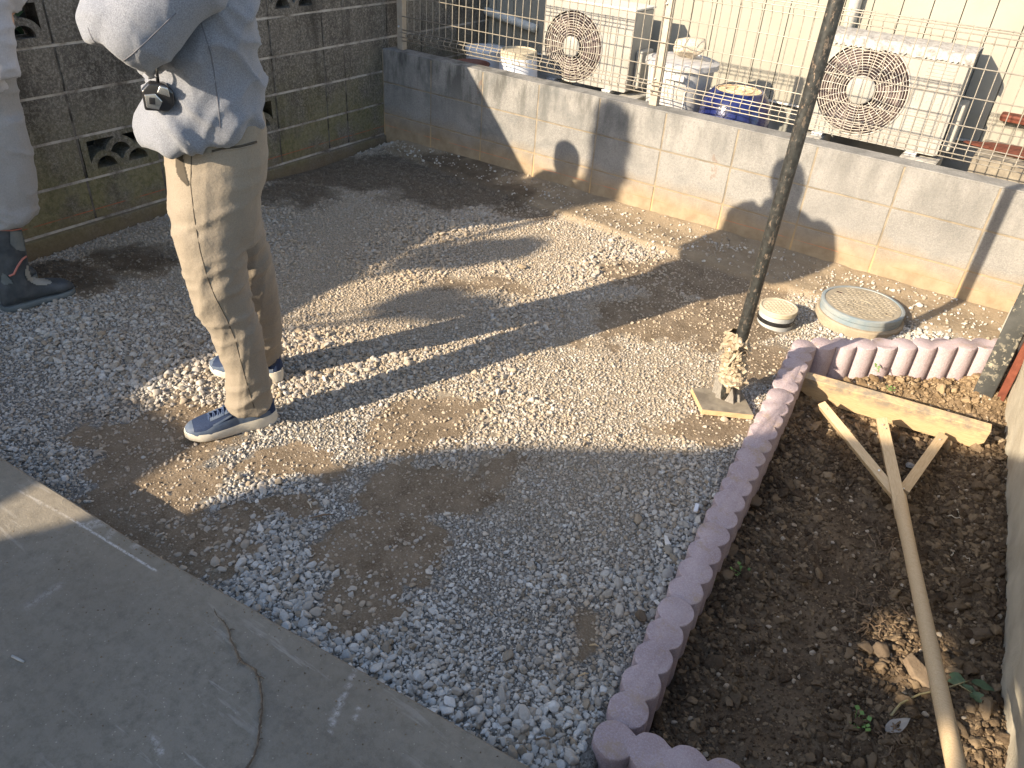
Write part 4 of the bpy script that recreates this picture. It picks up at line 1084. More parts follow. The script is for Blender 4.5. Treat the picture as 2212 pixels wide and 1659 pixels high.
# torn wrapping: crumpled sleeves
def wrap(u, v, ru, hh_, seed, n=30, m_=16, off=0, flare=.0):
    c0_ = np.array(onplane(u, v, (0, -1.43 + off, 0), (0, 1, 0))); V = []
    for i in range(m_):
        t_ = i / (m_ - 1)
        for j in range(n):
            a_ = 2 * math.pi * j / n; q = Vector((math.cos(a_) * 1.6, math.sin(a_) * 1.6, t_ * 3.2 + seed))
            r = ru * (.72 + .45 * math.sin(math.pi * t_)) * (1 + .55 * noise.noise(q * 1.3) + .35 * noise.noise(q * 3.4)) + flare * (1 - t_) ** 2 * (1 + .6 * noise.noise(q * 2.2))
            V.append(c0_ + np.array([math.cos(a_) * r, math.sin(a_) * r, hh_ * (t_ - .5) + .010 * noise.noise(q * 2.5)]))
    F = [(i * n + j, i * n + (j + 1) % n, (i + 1) * n + (j + 1) % n, (i + 1) * n + j) for i in range(m_ - 1) for j in range(n)]
    return V, F
b = MB()
for (u, v, r_, h_, sd, fl_) in [(1590, 735, .038, .075, 1, .0), (1586, 770, .033, .07, 5, 0), (1586, 792, .034, .06, 9, .012), (1584, 808, .034, .05, 14, .030)]:
    V, F = wrap(u, v, r_, h_, sd, flare=fl_); b.add(V, F)
random.seed(3)
for k in range(26):
    v = random.choice([728, 738, 750, 795, 803, 810]); u = 1588 + random.uniform(-14, 14); c0_ = np.array(onplane(u, v, (0, -1.43, 0), (0, 1, 0))); a_ = random.uniform(0, 6.28)
    d_ = np.array([math.cos(a_), math.sin(a_), random.uniform(-.9, .2)]); s_ = np.array([-math.sin(a_), math.cos(a_), 0]) * random.uniform(.010, .020); L_ = random.uniform(.030, .058)
    V = []; 
    for i in range(5):
        t_ = i / 4; q = c0_ + d_ * L_ * t_ + np.array([0, 0, -.02 * t_ * t_ + .006 * math.sin(t_ * 9 + k)])
        V += [q - s_ * (1.1 - .5 * t_), q + [0, 0, .004 * math.sin(k + i * 2)], q + s_ * (1.1 - .6 * t_)]
    b.add(V, [(i * 3 + j, i * 3 + j + 1, i * 3 + j + 4, i * 3 + j + 3) for i in range(4) for j in range(2)])
b.make('torn_wrapping', M['wrap'], pl, world=True, fix=False)

# ================================================================== MANHOLES
def lid_pattern(b, cx, cy, r, z, pitch, rx=1.0, h=.0022):
    """raised brick-like pads clipped to a circle"""
    row = 0; y = -r
    while y < r:
        x = -r - (pitch / 2 if row % 2 else 0)
        while x < r:
            w, hh_ = pitch * .86, pitch * .52 * .80
            c4_ = [(x, y + hh_ / 2), (x + w * .5, y), (x + w, y + hh_ / 2), (x + w * .5, y + hh_)]
            c4_ = [(x + .18 * w, y), (x + w * .82, y), (x + w, y + hh_ / 2), (x + w * .82, y + hh_), (x + w * .18, y + hh_), (x, y + hh_ / 2)]
            if all(math.hypot(*p) < r for p in c4_): yield c4_
            x += pitch
        y += pitch * .52; row += 1
def manhole_big():
    cx, cy, r, zt = 3.268, -.372, .177, -.537
    zb = gh(cx + .02, cy - .02)
    e = empty('round_manhole', (cx, cy, zb - .02)); tag(e, 'large round inspection manhole with dusty patterned lid in a blue grey plastic ring', 'manhole')
    L = lambda b, n, mt, sm=False, par=e: b.make(n, mt, par, sm, world=(par == e))
    o = L(MB().lathe([(r + .014, zb - .05), (r + .016, zt - .052), (r + .010, zt - .046), (r - .002, zt - .045)], 56, (cx + .002, cy - .004)), 'collar', M['sand_conc']); autosmooth(o)
    o = L(MB().lathe([(r - .002, zb - .05), (r + .003, zt - .044), (r + .003, zt - .026), (r - .001, zt - .024), (r - .001, zt - .020)], 64, (cx, cy)), 'lower_ring', M['pvc_blue']); autosmooth(o)
    o = L(MB().lathe([(r - .003, zt - .030), (r + .006, zt - .021), (r + .006, zt - .002), (r + .003, zt), (r - .008, zt), (r - .009, zt - .004)], 72, (cx, cy)), 'rim', M['pvc_blue']); autosmooth(o)
    o = L(MB().lathe([(r - .010, zt - .03), (r - .0095, zt - .0045), (r - .012, zt - .0025), (.001, zt - .0025)], 64, (cx, cy)), 'lid', M['lid_dusty']); autosmooth(o)
    b = MB(); th = math.radians(-8)
    for poly in lid_pattern(b, 0, 0, r - .018, zt, .034):
        pl_ = [(cx + p[0] * math.cos(th) - p[1] * math.sin(th), cy + p[0] * math.sin(th) + p[1] * math.cos(th)) for p in poly]
        mx = sum(p[0] for p in poly) / 6; my = sum(p[1] for p in poly) / 6
        if (mx / .050) ** 2 + (my / .034) ** 2 < 1: continue
        if abs(mx) < .075 and -.088 < my < -.052: continue
        if any(math.hypot(mx - hx_, my - hy_) < .024 for hx_, hy_ in ((-.118, .045), (.122, -.035))): continue
        b.prism(pl_, zt - .003, zt - .0002)
    o = L(b, 'raised_pattern', M['lid_dusty']); o['kind'] = 'stuff'
    o2 = MB().lathe([(.043, zt - .003), (.043, zt), (.039, zt), (.039, zt - .003)], 40, (cx, cy), False, False); o2.V = [(cx + (x - cx) * 1.12, cy + (y - cy) * .74, z) for x, y, z in o2.V]
    L(o2, 'emblem_ring', M['lid_dusty'])
    for (hx_, hy_) in ((-.118, .045), (.122, -.035)):
        fr_ = MB()
        for (x0, x1, y0, y1) in ((-.018, .018, .009, .013), (-.018, .018, -.013, -.009), (-.018, -.014, -.009, .009), (.014, .018, -.009, .009)): fr_.box(cx + hx_ + x0, cx + hx_ + x1, cy + hy_ + y0, cy + hy_ + y1, zt - .003, zt + .0002)
        L(fr_, 'lifting_hole_rim', M['lid_dusty'])
        L(MB().box(cx + hx_ - .014, cx + hx_ + .014, cy + hy_ - .009, cy + hy_ + .009, zt - .0024, zt - .0018), 'lifting_hole', M['dark'])
    for txt, sz, dy, w_ in (('おすい', .030, 0, 1.0), ('排水設備', .026, -.070, 1.25)):
        try:
            tm = text_mesh(txt, sz, .0011, w_)
            if len(tm.vertices) > 4: link('lettering', tm, M['lid_dusty'], e, loc=(-.0 + dy * .12, dy, zt - zb + .02 - .0012), rot=(0, 0, th))
        except Exception: pass
manhole_big()
def manhole_small():
    cx, cy, r, zt = 2.968, -.655, .0815, -.543
    zb = gh(cx, cy)
    e = empty('drain_cap', (cx, cy, zb - .02)); tag(e, 'small round cream cap on a grey pipe with black tape, left of the large manhole', 'drain cap')
    zz = zb - .04
    o = MB().lathe([(r - .002, zz), (r - .002, zt - .022), (r - .010, zt - .021)], 48, (cx, cy)).make('pipe_collar', M['pvc_grey'], e, world=True); autosmooth(o)
    o = MB().lathe([(r - .0015, zt - .066), (r + .0012, zt - .066), (r + .0012, zt - .047), (r - .0015, zt - .047)], 48, (cx, cy), False, False).make('tape_band', M['tape'], e, world=True); autosmooth(o)
    o = MB().lathe([(r - .006, zt - .03), (r + .002, zt - .022), (r + .003, zt - .002), (r + .0015, zt), (r - .005, zt), (r - .006, zt - .003), (.001, zt - .003)], 56, (cx, cy)).make('cap', M['lid_cream'], e, world=True); autosmooth(o)
    b = MB()
    for poly in lid_pattern(b, 0, 0, r - .008, zt, .0235): b.prism([(cx + p[0], cy + p[1]) for p in poly], zt - .0035, zt - .0008)
    o = b.make('raised_pattern', M['lid_cream'], e, world=True); o['kind'] = 'stuff'
manhole_small()

# ================================================================== STEEL POST, STAKES
p0 = onz(2101, 853, -.68); p1 = onz(2137, 866, -.68)
gp = empty('steel_post', (3.86, -.60, -.70)); tag(gp, 'dark weathered square steel post at the right edge, beside a rusty red bar', 'post')
a = math.atan2(p1[1] - p0[1], p1[0] - p0[0]); w_ = .075
b = MB().box(-w_ / 2, w_ / 2, 0, w_, -.15, 2.6).mesh(); bevel(b, .006, 3)
o = link('post_tube', b, M['gpost'], gp); o.rotation_euler = (0, 0, a - .05); o.location = ((p0[0] + p1[0]) / 2 - 3.86, (p0[1] + p1[1]) / 2 + .60, 0)
for dx__ in (-.0345, .0345): pass
ru = empty('rusty_bar', (3.94, -.63, -.7)); tag(ru, 'rusty red oxide steel bar with foot plate standing behind the steel post', 'bar')
q0 = onz(2158, 872, -.68)
o = bbox('bar', q0[0] - .018, q0[0] + .012, q0[1] + .005, q0[1] + .035, -.70, 2.5, M['rust'], ru, .003)
o = bbox('foot_plate', q0[0] - .045, q0[0] + .03, q0[1] - .01, q0[1] + .045, -.705, -.694, M['rust'], ru, .001)
s0 = onz(2146, 738, -.60); s1 = onz(2155, 735, -.60)
gs = gh(s0[0], s0[1])
b = MB().prism([(-.030, 0), (.030, 0), (.030, .150), (-.030, .185)], 0, .024, axis='x').mesh(); bevel(b, .002)
o = link('wooden_stake', b, M['pale_stake'], loc=(s0[0] + .015, s0[1] + .02, gs - .02), rot=(0, 0, .25)); tag(o, 'short pale grey wooden stake standing behind the end of the log edging', 'stake')
b = MB().box(0, .03, 0, .03, 0, .42).mesh(); bevel(b, .002); o = link('wooden_stake', b, M['wood'], loc=(s0[0] + .085, s0[1] + .06, gs - .02), rot=(0, .05, .2)); tag(o, 'yellow wooden batten standing behind the steel post beside the grey stake', 'stake')

# ================================================================== AIR CONDITIONERS
M['blade'] = simple('fan_blade_plastic', (.075, .05, .055), (.11, .08, .08), 20, .6, 0)
def aircon(name, x0, x1, yf, zb, zt, dep, label, cx, cz, R, hub, rings_, spokes, cover, letters, slats):
    e = empty(name, ((x0 + x1) / 2, yf + dep / 2, zb - .05)); tag(e, label, 'air conditioner', 'outdoor air conditioning units behind the mesh fence')
    W_ = lambda b, n, mt, sm=False, par=None: b.make(n, mt, par or e, sm, world=True)
    # casing: front panel with round opening
    n = 64; circ = [(cx + R * math.cos(2 * math.pi * k / n), cz + R * math.sin(2 * math.pi * k / n)) for k in range(n)]
    rc = .018; out = []
    for (qx, qz, a0) in ((x1 - rc, zt - rc, 0), (x0 + rc, zt - rc, 90), (x0 + rc, zb + rc, 180), (x1 - rc, zb + rc, 270)):
        for k in range(6): a_ = math.radians(a0 + 90 * k / 5); out.append((qx + rc * math.cos(a_), qz + rc * math.sin(a_)))
    me = blob_curve([out, circ[::-1]], 0, .012); a = arr(me); a = np.stack([a[:, 0], yf + .012 - a[:, 2], a[:, 1]], -1) - np.array(e.location); setarr(me, a)
    me.materials.clear(); o = link('front_panel', me, M['ac'], e); fixnormals(me)
    bbox('casing', x0 + .001, x1 - .002, yf + .0125, yf + dep, zb + .001, zt - .001, M['ac_side'], e, .012)
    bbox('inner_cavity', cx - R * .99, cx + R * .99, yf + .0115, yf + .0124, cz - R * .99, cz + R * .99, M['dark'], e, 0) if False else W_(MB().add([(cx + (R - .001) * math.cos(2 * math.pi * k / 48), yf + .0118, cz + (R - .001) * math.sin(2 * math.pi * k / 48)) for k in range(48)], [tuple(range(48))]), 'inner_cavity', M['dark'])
    # fan blades in the cavity
    for k in range(3):
        fb = MB()
        for i in range(7):
            a0 = 2 * math.pi * k / 3 + i * .10; r0, r1 = hub * .9, R * .9
            fb.add([(cx + r0 * math.cos(a0), yf + .0105, cz + r0 * math.sin(a0)), (cx + r1 * math.cos(a0 - .25), yf + .0105, cz + r1 * math.sin(a0 - .25)), (cx + r1 * math.cos(a0 - .13), yf + .0095, cz + r1 * math.sin(a0 - .13)), (cx + r0 * math.cos(a0 + .11), yf + .0095, cz + r0 * math.sin(a0 + .11))], [(0, 1, 2, 3)])
        W_(fb, 'fan_blade', M['blade'])
    # grille: domed concentric rings + spokes
    gr = MB(); yr = lambda r: yf - .004 - .016 * (1 - (r / R) ** 2)
    for k in range(rings_):
        r = hub + (R * 1.01 - hub) * k / (rings_ - 1)
        gr.tube([(cx + r * math.cos(2 * math.pi * j / 56), yr(r), cz + r * math.sin(2 * math.pi * j / 56)) for j in range(56)], .0019, 5, closed=True)
    for k in range(spokes):
        a_ = 2 * math.pi * k / spokes + .05; r0 = hub if k % 2 == 0 else hub + (R - hub) * .30
        gr.tube([(cx + r * math.cos(a_ + .12 * (r / R)), yr(r) - .001, cz + r * math.sin(a_ + .12 * (r / R))) for r in np.linspace(r0, R * 1.01, 6)], .0018, 5)
    o = W_(gr, 'fan_grille', M['fin'], True)
    hb = MB(); n = 40
    V = []
    for (r, yo) in ((hub, .0), (hub, -.005), (hub * .93, -.0075), (.001, -.0085)):
        V += [(cx + r * math.cos(2 * math.pi * j / n), yr(hub) + yo, cz + r * math.sin(2 * math.pi * j / n)) for j in range(n)]
    hb.add(V, [(i * n + j, i * n + (j + 1) % n, (i + 1) * n + (j + 1) % n, (i + 1) * n + j) for i in range(3) for j in range(n)])
    W_(hb, 'hub_cap', M['ac'], True)
    # moulded ring round the grille
    W_(MB().tube([(cx + (R + .006) * math.cos(2 * math.pi * j / 72), yf - .001, cz + (R + .006) * math.sin(2 * math.pi * j / 72)) for j in range(72)], .004, 6, closed=True), 'grille_rim', M['ac'], True)
    # top cover
    b = MB(); nn = 60; tw = []
    if cover == 'torn':
        V = []; F = []
        xs_ = np.linspace(x0 - .008, x1 + .012, nn)
        prof_ = [(yf + dep + .006, zt - .02), (yf + dep + .004, zt + .012), (yf + dep * .5, zt + .02), (yf + .012, zt + .012), (yf - .008, zt + .002), (yf - .010, zt - .015), (yf - .011, zt - .030)]
        for i, x_ in enumerate(xs_):
            for j, (y_, z_) in enumerate(prof_):
                jag = -(.010 * random.random() + .006 * (i % 2)) if j == 6 else 0
                V.append((x_, y_ + .003 * noise.noise(Vector((x_ * 30, j * 2.0, 0))), z_ + jag + .005 * noise.noise(Vector((x_ * 22, j * 3.0, 5)))))
        m_ = len(prof_)
        F = [(i * m_ + j, i * m_ + j + 1, (i + 1) * m_ + j + 1, (i + 1) * m_ + j) for i in range(nn - 1) for j in range(m_ - 1)]
        o = W_(MB().add(V, F), 'torn_top_cover', M['ac_dirty']); 
        o.modifiers.new('th', 'SOLIDIFY').thickness = .003
    else:
        bbox('top_lid', x0 - .004, x1 + .004, yf - .004, yf + dep + .004, zt + .001, zt + .014, M['trim'], e, .005)
    # service cover on the right side
    b = MB().box(x1 + .0005, x1 + .045, yf + .07, yf + dep - .03, zb + .02, zb + (zt - zb) * .52).mesh(); bevel(b, .012, 3)
    a = arr(b) - np.array(e.location); setarr(b, a); link('valve_cover', b, M['ac_side'], e)
    for xx in (x0 + .09, x1 - .13):
        o = bbox('foot_bracket', xx - .025, xx + .035, yf - .03, yf + .06, zb - .018, zb - .0005, M['bracket'], e, .003)
        MB().tube([(xx + .004, yf - .014, zb - .018), (xx + .004, yf - .014, zb - .002)], .009, 6).make('bolt', M['bracket'], o if False else e, world=True)
    if letters:
        tm = text_mesh(letters, .052, .0012, 1.0); a = arr(tm); a = np.stack([a[:, 0], -a[:, 2], a[:, 1]], -1); setarr(tm, a)
        fixnormals(tm); tm.materials.clear(); link('lettering', tm, M['ac_side'], e, loc=((cx + R + .015 + x1 - .04) / 2 - e.location.x + .005, yf - .0012 - e.location.y, cz + .012 - e.location.z))
    if slats:
        gx0, gx1 = cx + R + .02, x1 - .05
        for k in range(9):
            z_ = cz + .055 + k * .0175
            if z_ < zt - .03: bbox('louvre_rib', gx0 + .03, gx1, yf - .002, yf + .0005, z_, z_ + .010, M['ac'], e, .0015, seg=1)
        for k in range(9):
            z_ = cz - .045 - k * .0175
            if z_ > zb + .03: bbox('louvre_rib', gx0 + .01, gx1, yf - .002, yf + .0005, z_, z_ + .010, M['ac'], e, .0015, seg=1)
    return e
# big unit on the right
YA = .80
A_ = {k: ony(*v, YA) for k, v in {'bl': (1732, 277), 'br': (2018, 338), 'tr': (2108, 118), 'fc': c4(580, 885), 'fl': c4(160, 930), 'fr': c4(1075, 860), 'ft': c4(640, 395), 'fb': c4(500, 1335), 'hl': c4(435, 880), 'hr': c4(720, 880)}.items()}
cx_, cz_ = (A_['fl'][0] + A_['fr'][0]) / 2, (A_['ft'][2] + A_['fb'][2]) / 2
R_ = (A_['fr'][0] - A_['fl'][0]) / 4 + (A_['ft'][2] - A_['fb'][2]) / 4
zb_ = (A_['bl'][2] + A_['br'][2]) / 2
aircon('air_conditioner', A_['bl'][0], (A_['br'][0] + A_['tr'][0]) / 2, YA, zb_, A_['tr'][2] - .012, .27, 'large white outdoor air conditioner with peeling torn top cover, right of the black pole', cx_, cz_, R_, (A_['hr'][0] - A_['hl'][0]) / 2, 13, 30, 'torn', 'HITACHI', True)
for (u, v, lab_) in ((60, 1270, 'low concrete block under the left foot of the right air conditioner'), (1130, 1490, 'low concrete block under the right foot of the right air conditioner')):
    q = ony(*c4(u, v), YA - .03)
    o = bbox('plinth_block', q[0] - .06, q[0] + .10 + (.03 if u > 500 else 0), YA - .075, YA + .20, zb_ - .088, zb_ - .0185, M['plinth'], None, .008); tag(o, lab_, 'block')
# small unit on the left
c2 = lambda cx, cy: ((2050 + cx / 3.687) / 1.8228, (cy / 3.687) / 1.8228)
YB = .66
B_ = {k: ony(*v, YB) for k, v in {'bl': c2(290, 1095), 'br': c2(1560, 1350), 'tl': c2(365, 5), 'tr': c2(1650, 130), 'fl': c2(350, 640), 'fr': c2(1175, 700), 'ft': c2(770, 150), 'fb': c2(770, 1180), 'hl': c2(612, 665), 'hr': c2(855, 665)}.items()}
cx_, cz_ = (B_['fl'][0] + B_['fr'][0]) / 2, (B_['ft'][2] + B_['fb'][2]) / 2
R_ = (B_['fr'][0] - B_['fl'][0]) / 4 + (B_['ft'][2] - B_['fb'][2]) / 4
zb2 = (B_['bl'][2] + B_['br'][2]) / 2
aircon('air_conditioner', B_['bl'][0], (B_['br'][0] + B_['tr'][0]) / 2, YB, zb2, (B_['tl'][2] + B_['tr'][2]) / 2, .26, 'cream outdoor air conditioner on the left, beside the upturned white bucket', cx_, cz_, R_, (B_['hr'][0] - B_['hl'][0]) / 2, 11, 26, 'lid', 'Panasonic' if False else None, False)
for (u, lab_) in ((360, 'low block under the left foot of the left air conditioner'), (1500, 'pale low block under the right foot of the left air conditioner')):
    q = ony(*c2(u, 1330), YB - .03)
    o = bbox('plinth_block', q[0] - .05, q[0] + .08, YB - .055, YB + .18, zb2 - .10, zb2 - .0185, M['plinth'], None, .008); tag(o, lab_, 'block')

# ================================================================== things behind the fence
c3 = lambda cx, cy: ((2550 + cx / 3.16) / 1.8228, (cy / 3.16) / 1.8228)
# bin
yb_ = .56; l_ = ony(*c3(30, 660), yb_); r_ = ony(*c3(885, 730), yb_); cxb = (l_[0] + r_[0]) / 2; rb = (r_[0] - l_[0]) / 2; zl = (ony(*c3(440, 800), yb_ - rb)[2] + .03)
zl = ony(*c3(30, 690), yb_)[2]
bn = empty('rubbish_bin', (cxb, yb_, -.32)); tag(bn, 'grey plastic rubbish bin with a round lid held down by a wrapped stone', 'bin')
o = MB().lathe([(rb * .76, -.315), (rb * .90, zl - .02), (rb * .93, zl - .01)], 48, (cxb, yb_)).make('bin_body', M['bin'], bn, world=True); autosmooth(o)
b = MB()
for k in range(4): 
    a_ = -math.pi / 2 + (k - 1.5) * .42; 
    b.tube([(cxb + rb * (.78 + .10 * t_) * math.cos(a_), yb_ + rb * (.78 + .10 * t_) * math.sin(a_), -.25 + (zl - .06 + .25) * t_) for t_ in (0, .5, 1)], .004, 6)
b.make('rib', M['bin'], bn, True, world=True)
o = MB().lathe([(rb * .95, zl - .022), (rb * 1.01, zl - .018), (rb, zl + .008), (rb * .86, zl + .018), (rb * .84, zl + .012), (rb * .5, zl + .022), (.001, zl + .028)], 56, (cxb, yb_)).make('lid', M['bin_lid'], bn, world=True); autosmooth(o)
bbox('handle', cxb - .01, cxb + .11, yb_ - rb * .99, yb_ - rb * .88, zl - .065, zl - .035, M['bin'], bn, .006)
q = ony(*c3(520, 540), yb_ - .02)
me = stone_mesh(41, M['rockbag'], cuts=6, rough=.35); o = link('wrapped_stone', me, loc=(q[0] + .005, yb_ - .03, zl + .082), rot=(.2, .1, .4)); o.scale = (.092, .088, .105); tag(o, 'knobbly stone wrapped in clear plastic lying on the bin lid', 'stone')
# blue pot
yp = .47; l_ = ony(*c3(640, 1370), yp); r_ = ony(*c3(1540, 1330), yp); cxp = (l_[0] + r_[0]) / 2 + .005; rp = (r_[0] - l_[0]) / 2; zr = ony(*c3(1100, 1110), yp)[2] - .0
pt = empty('blue_pot', (cxp, yp, -.32)); tag(pt, 'glossy cobalt blue glazed round pot with an ochre rim behind the fence', 'pot')
o = MB().lathe([(rp * .55, -.315), (rp * .80, -.28), (rp * .98, -.20), (rp, -.14), (rp * .95, zr - .075), (rp * .80, zr - .025), (rp * .70, zr - .006), (rp * .69, zr), (rp * .63, zr + .002), (rp * .62, zr - .012), (.001, zr - .016)], 64, (cxp, yp)).make('glazed_body', M['glaze'], pt, True, world=True)
o = MB().lathe([(rp * .605, zr - .0115), (rp * .60, zr - .004), (.001, zr - .0035)], 48, (cxp, yp), False, False).make('clay_surface', M['pot_rim'], pt, world=True); autosmooth(o)
b = MB()
for k in range(3): b.tube([(cxp + rp * .22 * (k + .7) * math.cos(2 * math.pi * j / 40), yp + rp * .22 * (k + .7) * math.sin(2 * math.pi * j / 40), zr - .002) for j in range(40)], .004, 5, closed=True)
b.make('clay_rings', M['pot_rim'], pt, True, world=True)
# upturned white bucket, white tub, brown basin
c1 = lambda cx, cy: ((1550 + cx / 3.687) / 1.8228, (cy / 3.687) / 1.8228)
yk = .45; l_ = ony(*c1(1600, 760), yk); r_ = ony(*c1(2040, 780), yk); cxk = (l_[0] + r_[0]) / 2; rk_ = (r_[0] - l_[0]) / 2; zk = ony(*c1(1830, 730), yk)[2]
bk = empty('upturned_bucket', (cxk, yk, -.32)); tag(bk, 'white plastic bucket standing upside down left of the cream air conditioner', 'bucket')
o = MB().lathe([(rk_ * 1.35, -.315), (rk_ * 1.35, -.30), (rk_ * 1.29, -.298), (rk_ * 1.02, zk - .035)], 48, (cxk, yk), False, False).make('bucket_wall', M['white_plastic'], bk, world=True); autosmooth(o)
o = MB().lathe([(rk_ * 1.021, zk - .0345), (rk_, zk), (rk_ * .94, zk + .004), (rk_ * .92, zk - .004), (rk_ * .6, zk - .002), (.001, zk - .002)], 48, (cxk, yk), False, False).make('bucket_base', M['lid_cream'], bk, world=True); autosmooth(o)
yt = .62; q = ony(*c1(1280, 720), yt); 
tb = MB().lathe([(.10, -.315), (.125, q[2] + .0), (.131, q[2] + .004), (.131, q[2] + .016), (.120, q[2] + .02), (.001, q[2] + .024)], 40, (q[0] + .02, yt)).make('white_tub', M['white_plastic'], None, world=False); autosmooth(tb); tag(tb, 'pale white tub partly hidden behind the dark basin', 'tub')
yq = .30; q = ony(*c1(1150, 930), yq)
bs = MB().lathe([(.07, -.315), (.112, q[2] - .01), (.120, q[2] + .002), (.116, q[2] + .008), (.108, q[2] + .004), (.100, q[2] - .016), (.001, q[2] - .02)], 40, (q[0] - .01, yq)).make('rubber_basin', M['brown_rubber'], None); autosmooth(bs); tag(bs, 'round brown basin with dark rim just showing above the low wall', 'basin')
# low concrete box at right behind the fence and its rough top
q0 = ony(*c4(1690, 1600), .45); q1 = ony(*c4(1830, 1450), .85)
o = bbox('concrete_box', q1[0] - .02, 4.7, .50, .90, -.40, q1[2] + .03, M['ply'], None, .012); tag(o, 'grey brown low concrete box behind the right end of the fence', 'box')
bm_ = stone_mesh(55, M['rust'], cuts=3, rough=.3); o = link('bark_strip', bm_, loc=(q1[0] + .35, .70, q1[2] + .035)); o.scale = (.42, .16, .02); tag(o, 'dark red brown crumbly layer on top of the concrete box', 'bark')
# ================================================================== PEOPLE
def remesh_union(V, F, voxel, smooth_it=6, fac=.6):
    me = mk(V, F); fixnormals(me)
    ob = bpy.data.objects.new('tmp', me); COL.objects.link(ob)
    md = ob.modifiers.new('r', 'REMESH'); md.mode = 'VOXEL'; md.voxel_size = voxel; md.adaptivity = 0
    ms = ob.modifiers.new('s', 'SMOOTH'); ms.factor = fac; ms.iterations = smooth_it
    out = evalmesh(ob); bpy.data.objects.remove(ob); return out
def vnormals(me):
    n = np.empty(len(me.vertices) * 3); me.vertices.foreach_get('normal', n) if False else me.vertex_normals.foreach_get('vector', n); return n.reshape(-1, 3)
class Frame:
    """body frame: s = horizontal in the profile plane (to image right), w = towards the camera, z up"""
    def __init__(f, p0, view):
        f.p0 = np.array(p0, float); v = np.array(view, float); v /= np.linalg.norm(v); f.n = v; f.t = np.array([v[1], -v[0]])
    def uv(f, u, v, w=0.0):
        d = ray(u, v); q0 = f.p0 - f.n * w; k = ((q0 - CAM[:2]) @ f.n) / (d[:2] @ f.n); p = CAM + k * d
        return np.array([(p[:2] - f.p0) @ f.t, w, p[2]])
    def P(f, s, w, z): 
        q = f.p0 + f.t * s - f.n * w; return np.array([q[0], q[1], z])
    def S(f, p): d = np.array(p[:2]) - f.p0; return np.array([d @ f.t, -(d @ f.n), p[2]])
def prof(f, front, back, w, zs):
    wf = w if callable(w) else (lambda v: w)
    a = np.array([f.uv(u, v, wf(v)) for u, v in front]); b = np.array([f.uv(u, v, wf(v)) for u, v in back])
    a = a[np.argsort(a[:, 2])]; b = b[np.argsort(b[:, 2])]
    return [(z, np.interp(z, a[:, 2], a[:, 0]), np.interp(z, b[:, 2], b[:, 0])) for z in zs]
def ringl(f, z, s0, s1, w, hw, n=36, sq=2.3, tilt=0.0):
    c = (s0 + s1) / 2; r = (s1 - s0) / 2; out = []
    for k in range(n):
        a = 2 * math.pi * k / n; ca, sa = math.cos(a), math.sin(a)
        ca = math.copysign(abs(ca) ** (2 / sq), ca); sa = math.copysign(abs(sa) ** (2 / sq), sa)
        out.append(f.P(c + r * ca, w + hw * sa, z + tilt * ca * r))
    return out
def shade(me, fold, amp):
    """displace along normals by fold(p)"""
    a = arr(me); n = vnormals(me)
    d = np.array([fold(Vector(p)) for p in a]); setarr(me, a + n * (d * amp)[:, None]); return me
def ridged(p, sc, st, o=0.0):
    q = Vector((p.x * st[0] * sc + o, p.y * st[1] * sc - o, p.z * st[2] * sc)); q += Vector((noise.noise(q * .6), noise.noise(q * .6 + Vector((9, 0, 0))), noise.noise(q * .6 + Vector((0, 7, 0))))) * .8
    v = 1 - abs(noise.noise(q)) * 2.4; return v * v * (1 if v > 0 else -.3)

def skinned(name, joints, edges, mat, root, sub=2):
    bm = bmesh.new(); vs = {}
    for k, (p, r) in joints.items(): vs[k] = bm.verts.new(p)
    for a_, b_ in edges: bm.edges.new((vs[a_], vs[b_]))
    bm.verts.index_update(); order = {k: v.index for k, v in vs.items()}
    me = bpy.data.meshes.new(name); bm.to_mesh(me); bm.free()
    ob = bpy.data.objects.new('tmp', me); COL.objects.link(ob)
    sk = ob.modifiers.new('skin', 'SKIN'); sk.use_smooth_shade = True
    for k, (p, r) in joints.items():
        sv = me.skin_vertices[0].data[order[k]]; rr = r if hasattr(r, '__len__') else (r, r); sv.radius = rr; sv.use_root = (k == root)
    ob.modifiers.new('sub', 'SUBSURF').levels = sub
    out = evalmesh(ob); bpy.data.objects.remove(ob); return out

def hand_chain(J, E, pre, wrist, palm_dir, side, size=.175, curl=.6, spread=.09):
    """palm + five fingers as skin chains; palm_dir and side are unit vectors"""
    pd_, sd = Vector(palm_dir).normalized(), Vector(side).normalized(); nn = pd_.cross(sd).normalized(); w = Vector(wrist)
    J[pre + 'palm'] = (w + pd_ * size * .28, (.030, .016)); E.append((pre + 'wrist', pre + 'palm'))
    L_ = [.36, .42, .40, .31]
    for i in range(4):
        b_ = w + pd_ * size * .50 + sd * (.5 - i / 3) * .062; d = (pd_ + sd * (.5 - i / 3) * spread * 2).normalized()
        J[f'{pre}k{i}'] = (b_, .0095); E.append((pre + 'palm', f'{pre}k{i}'))
        p1 = b_ + d * size * L_[i] * .5; d2 = (d - nn * curl).normalized(); p2 = p1 + d2 * size * L_[i] * .32; d3 = (d - nn * curl * 2.2).normalized(); p3 = p2 + d3 * size * L_[i] * .26
        for q, (p, r) in enumerate(((p1, .0085), (p2, .0078), (p3, .0068))):
            J[f'{pre}f{i}{q}'] = (p, r); E.append((f'{pre}k{i}' if q == 0 else f'{pre}f{i}{q-1}', f'{pre}f{i}{q}'))
    t0 = w + pd_ * size * .20 + sd * .040; t1 = t0 + (pd_ * .7 + sd * .6 - nn * .3).normalized() * size * .26; t2 = t1 + (pd_ * .9 + sd * .1 - nn * .5).normalized() * size * .2
    for q, (p, r) in enumerate(((t0, .012), (t1, .0095), (t2, .008))):
        J[f'{pre}t{q}'] = (p, r); E.append((pre + 'palm' if q == 0 else f'{pre}t{q-1}', f'{pre}t{q}'))
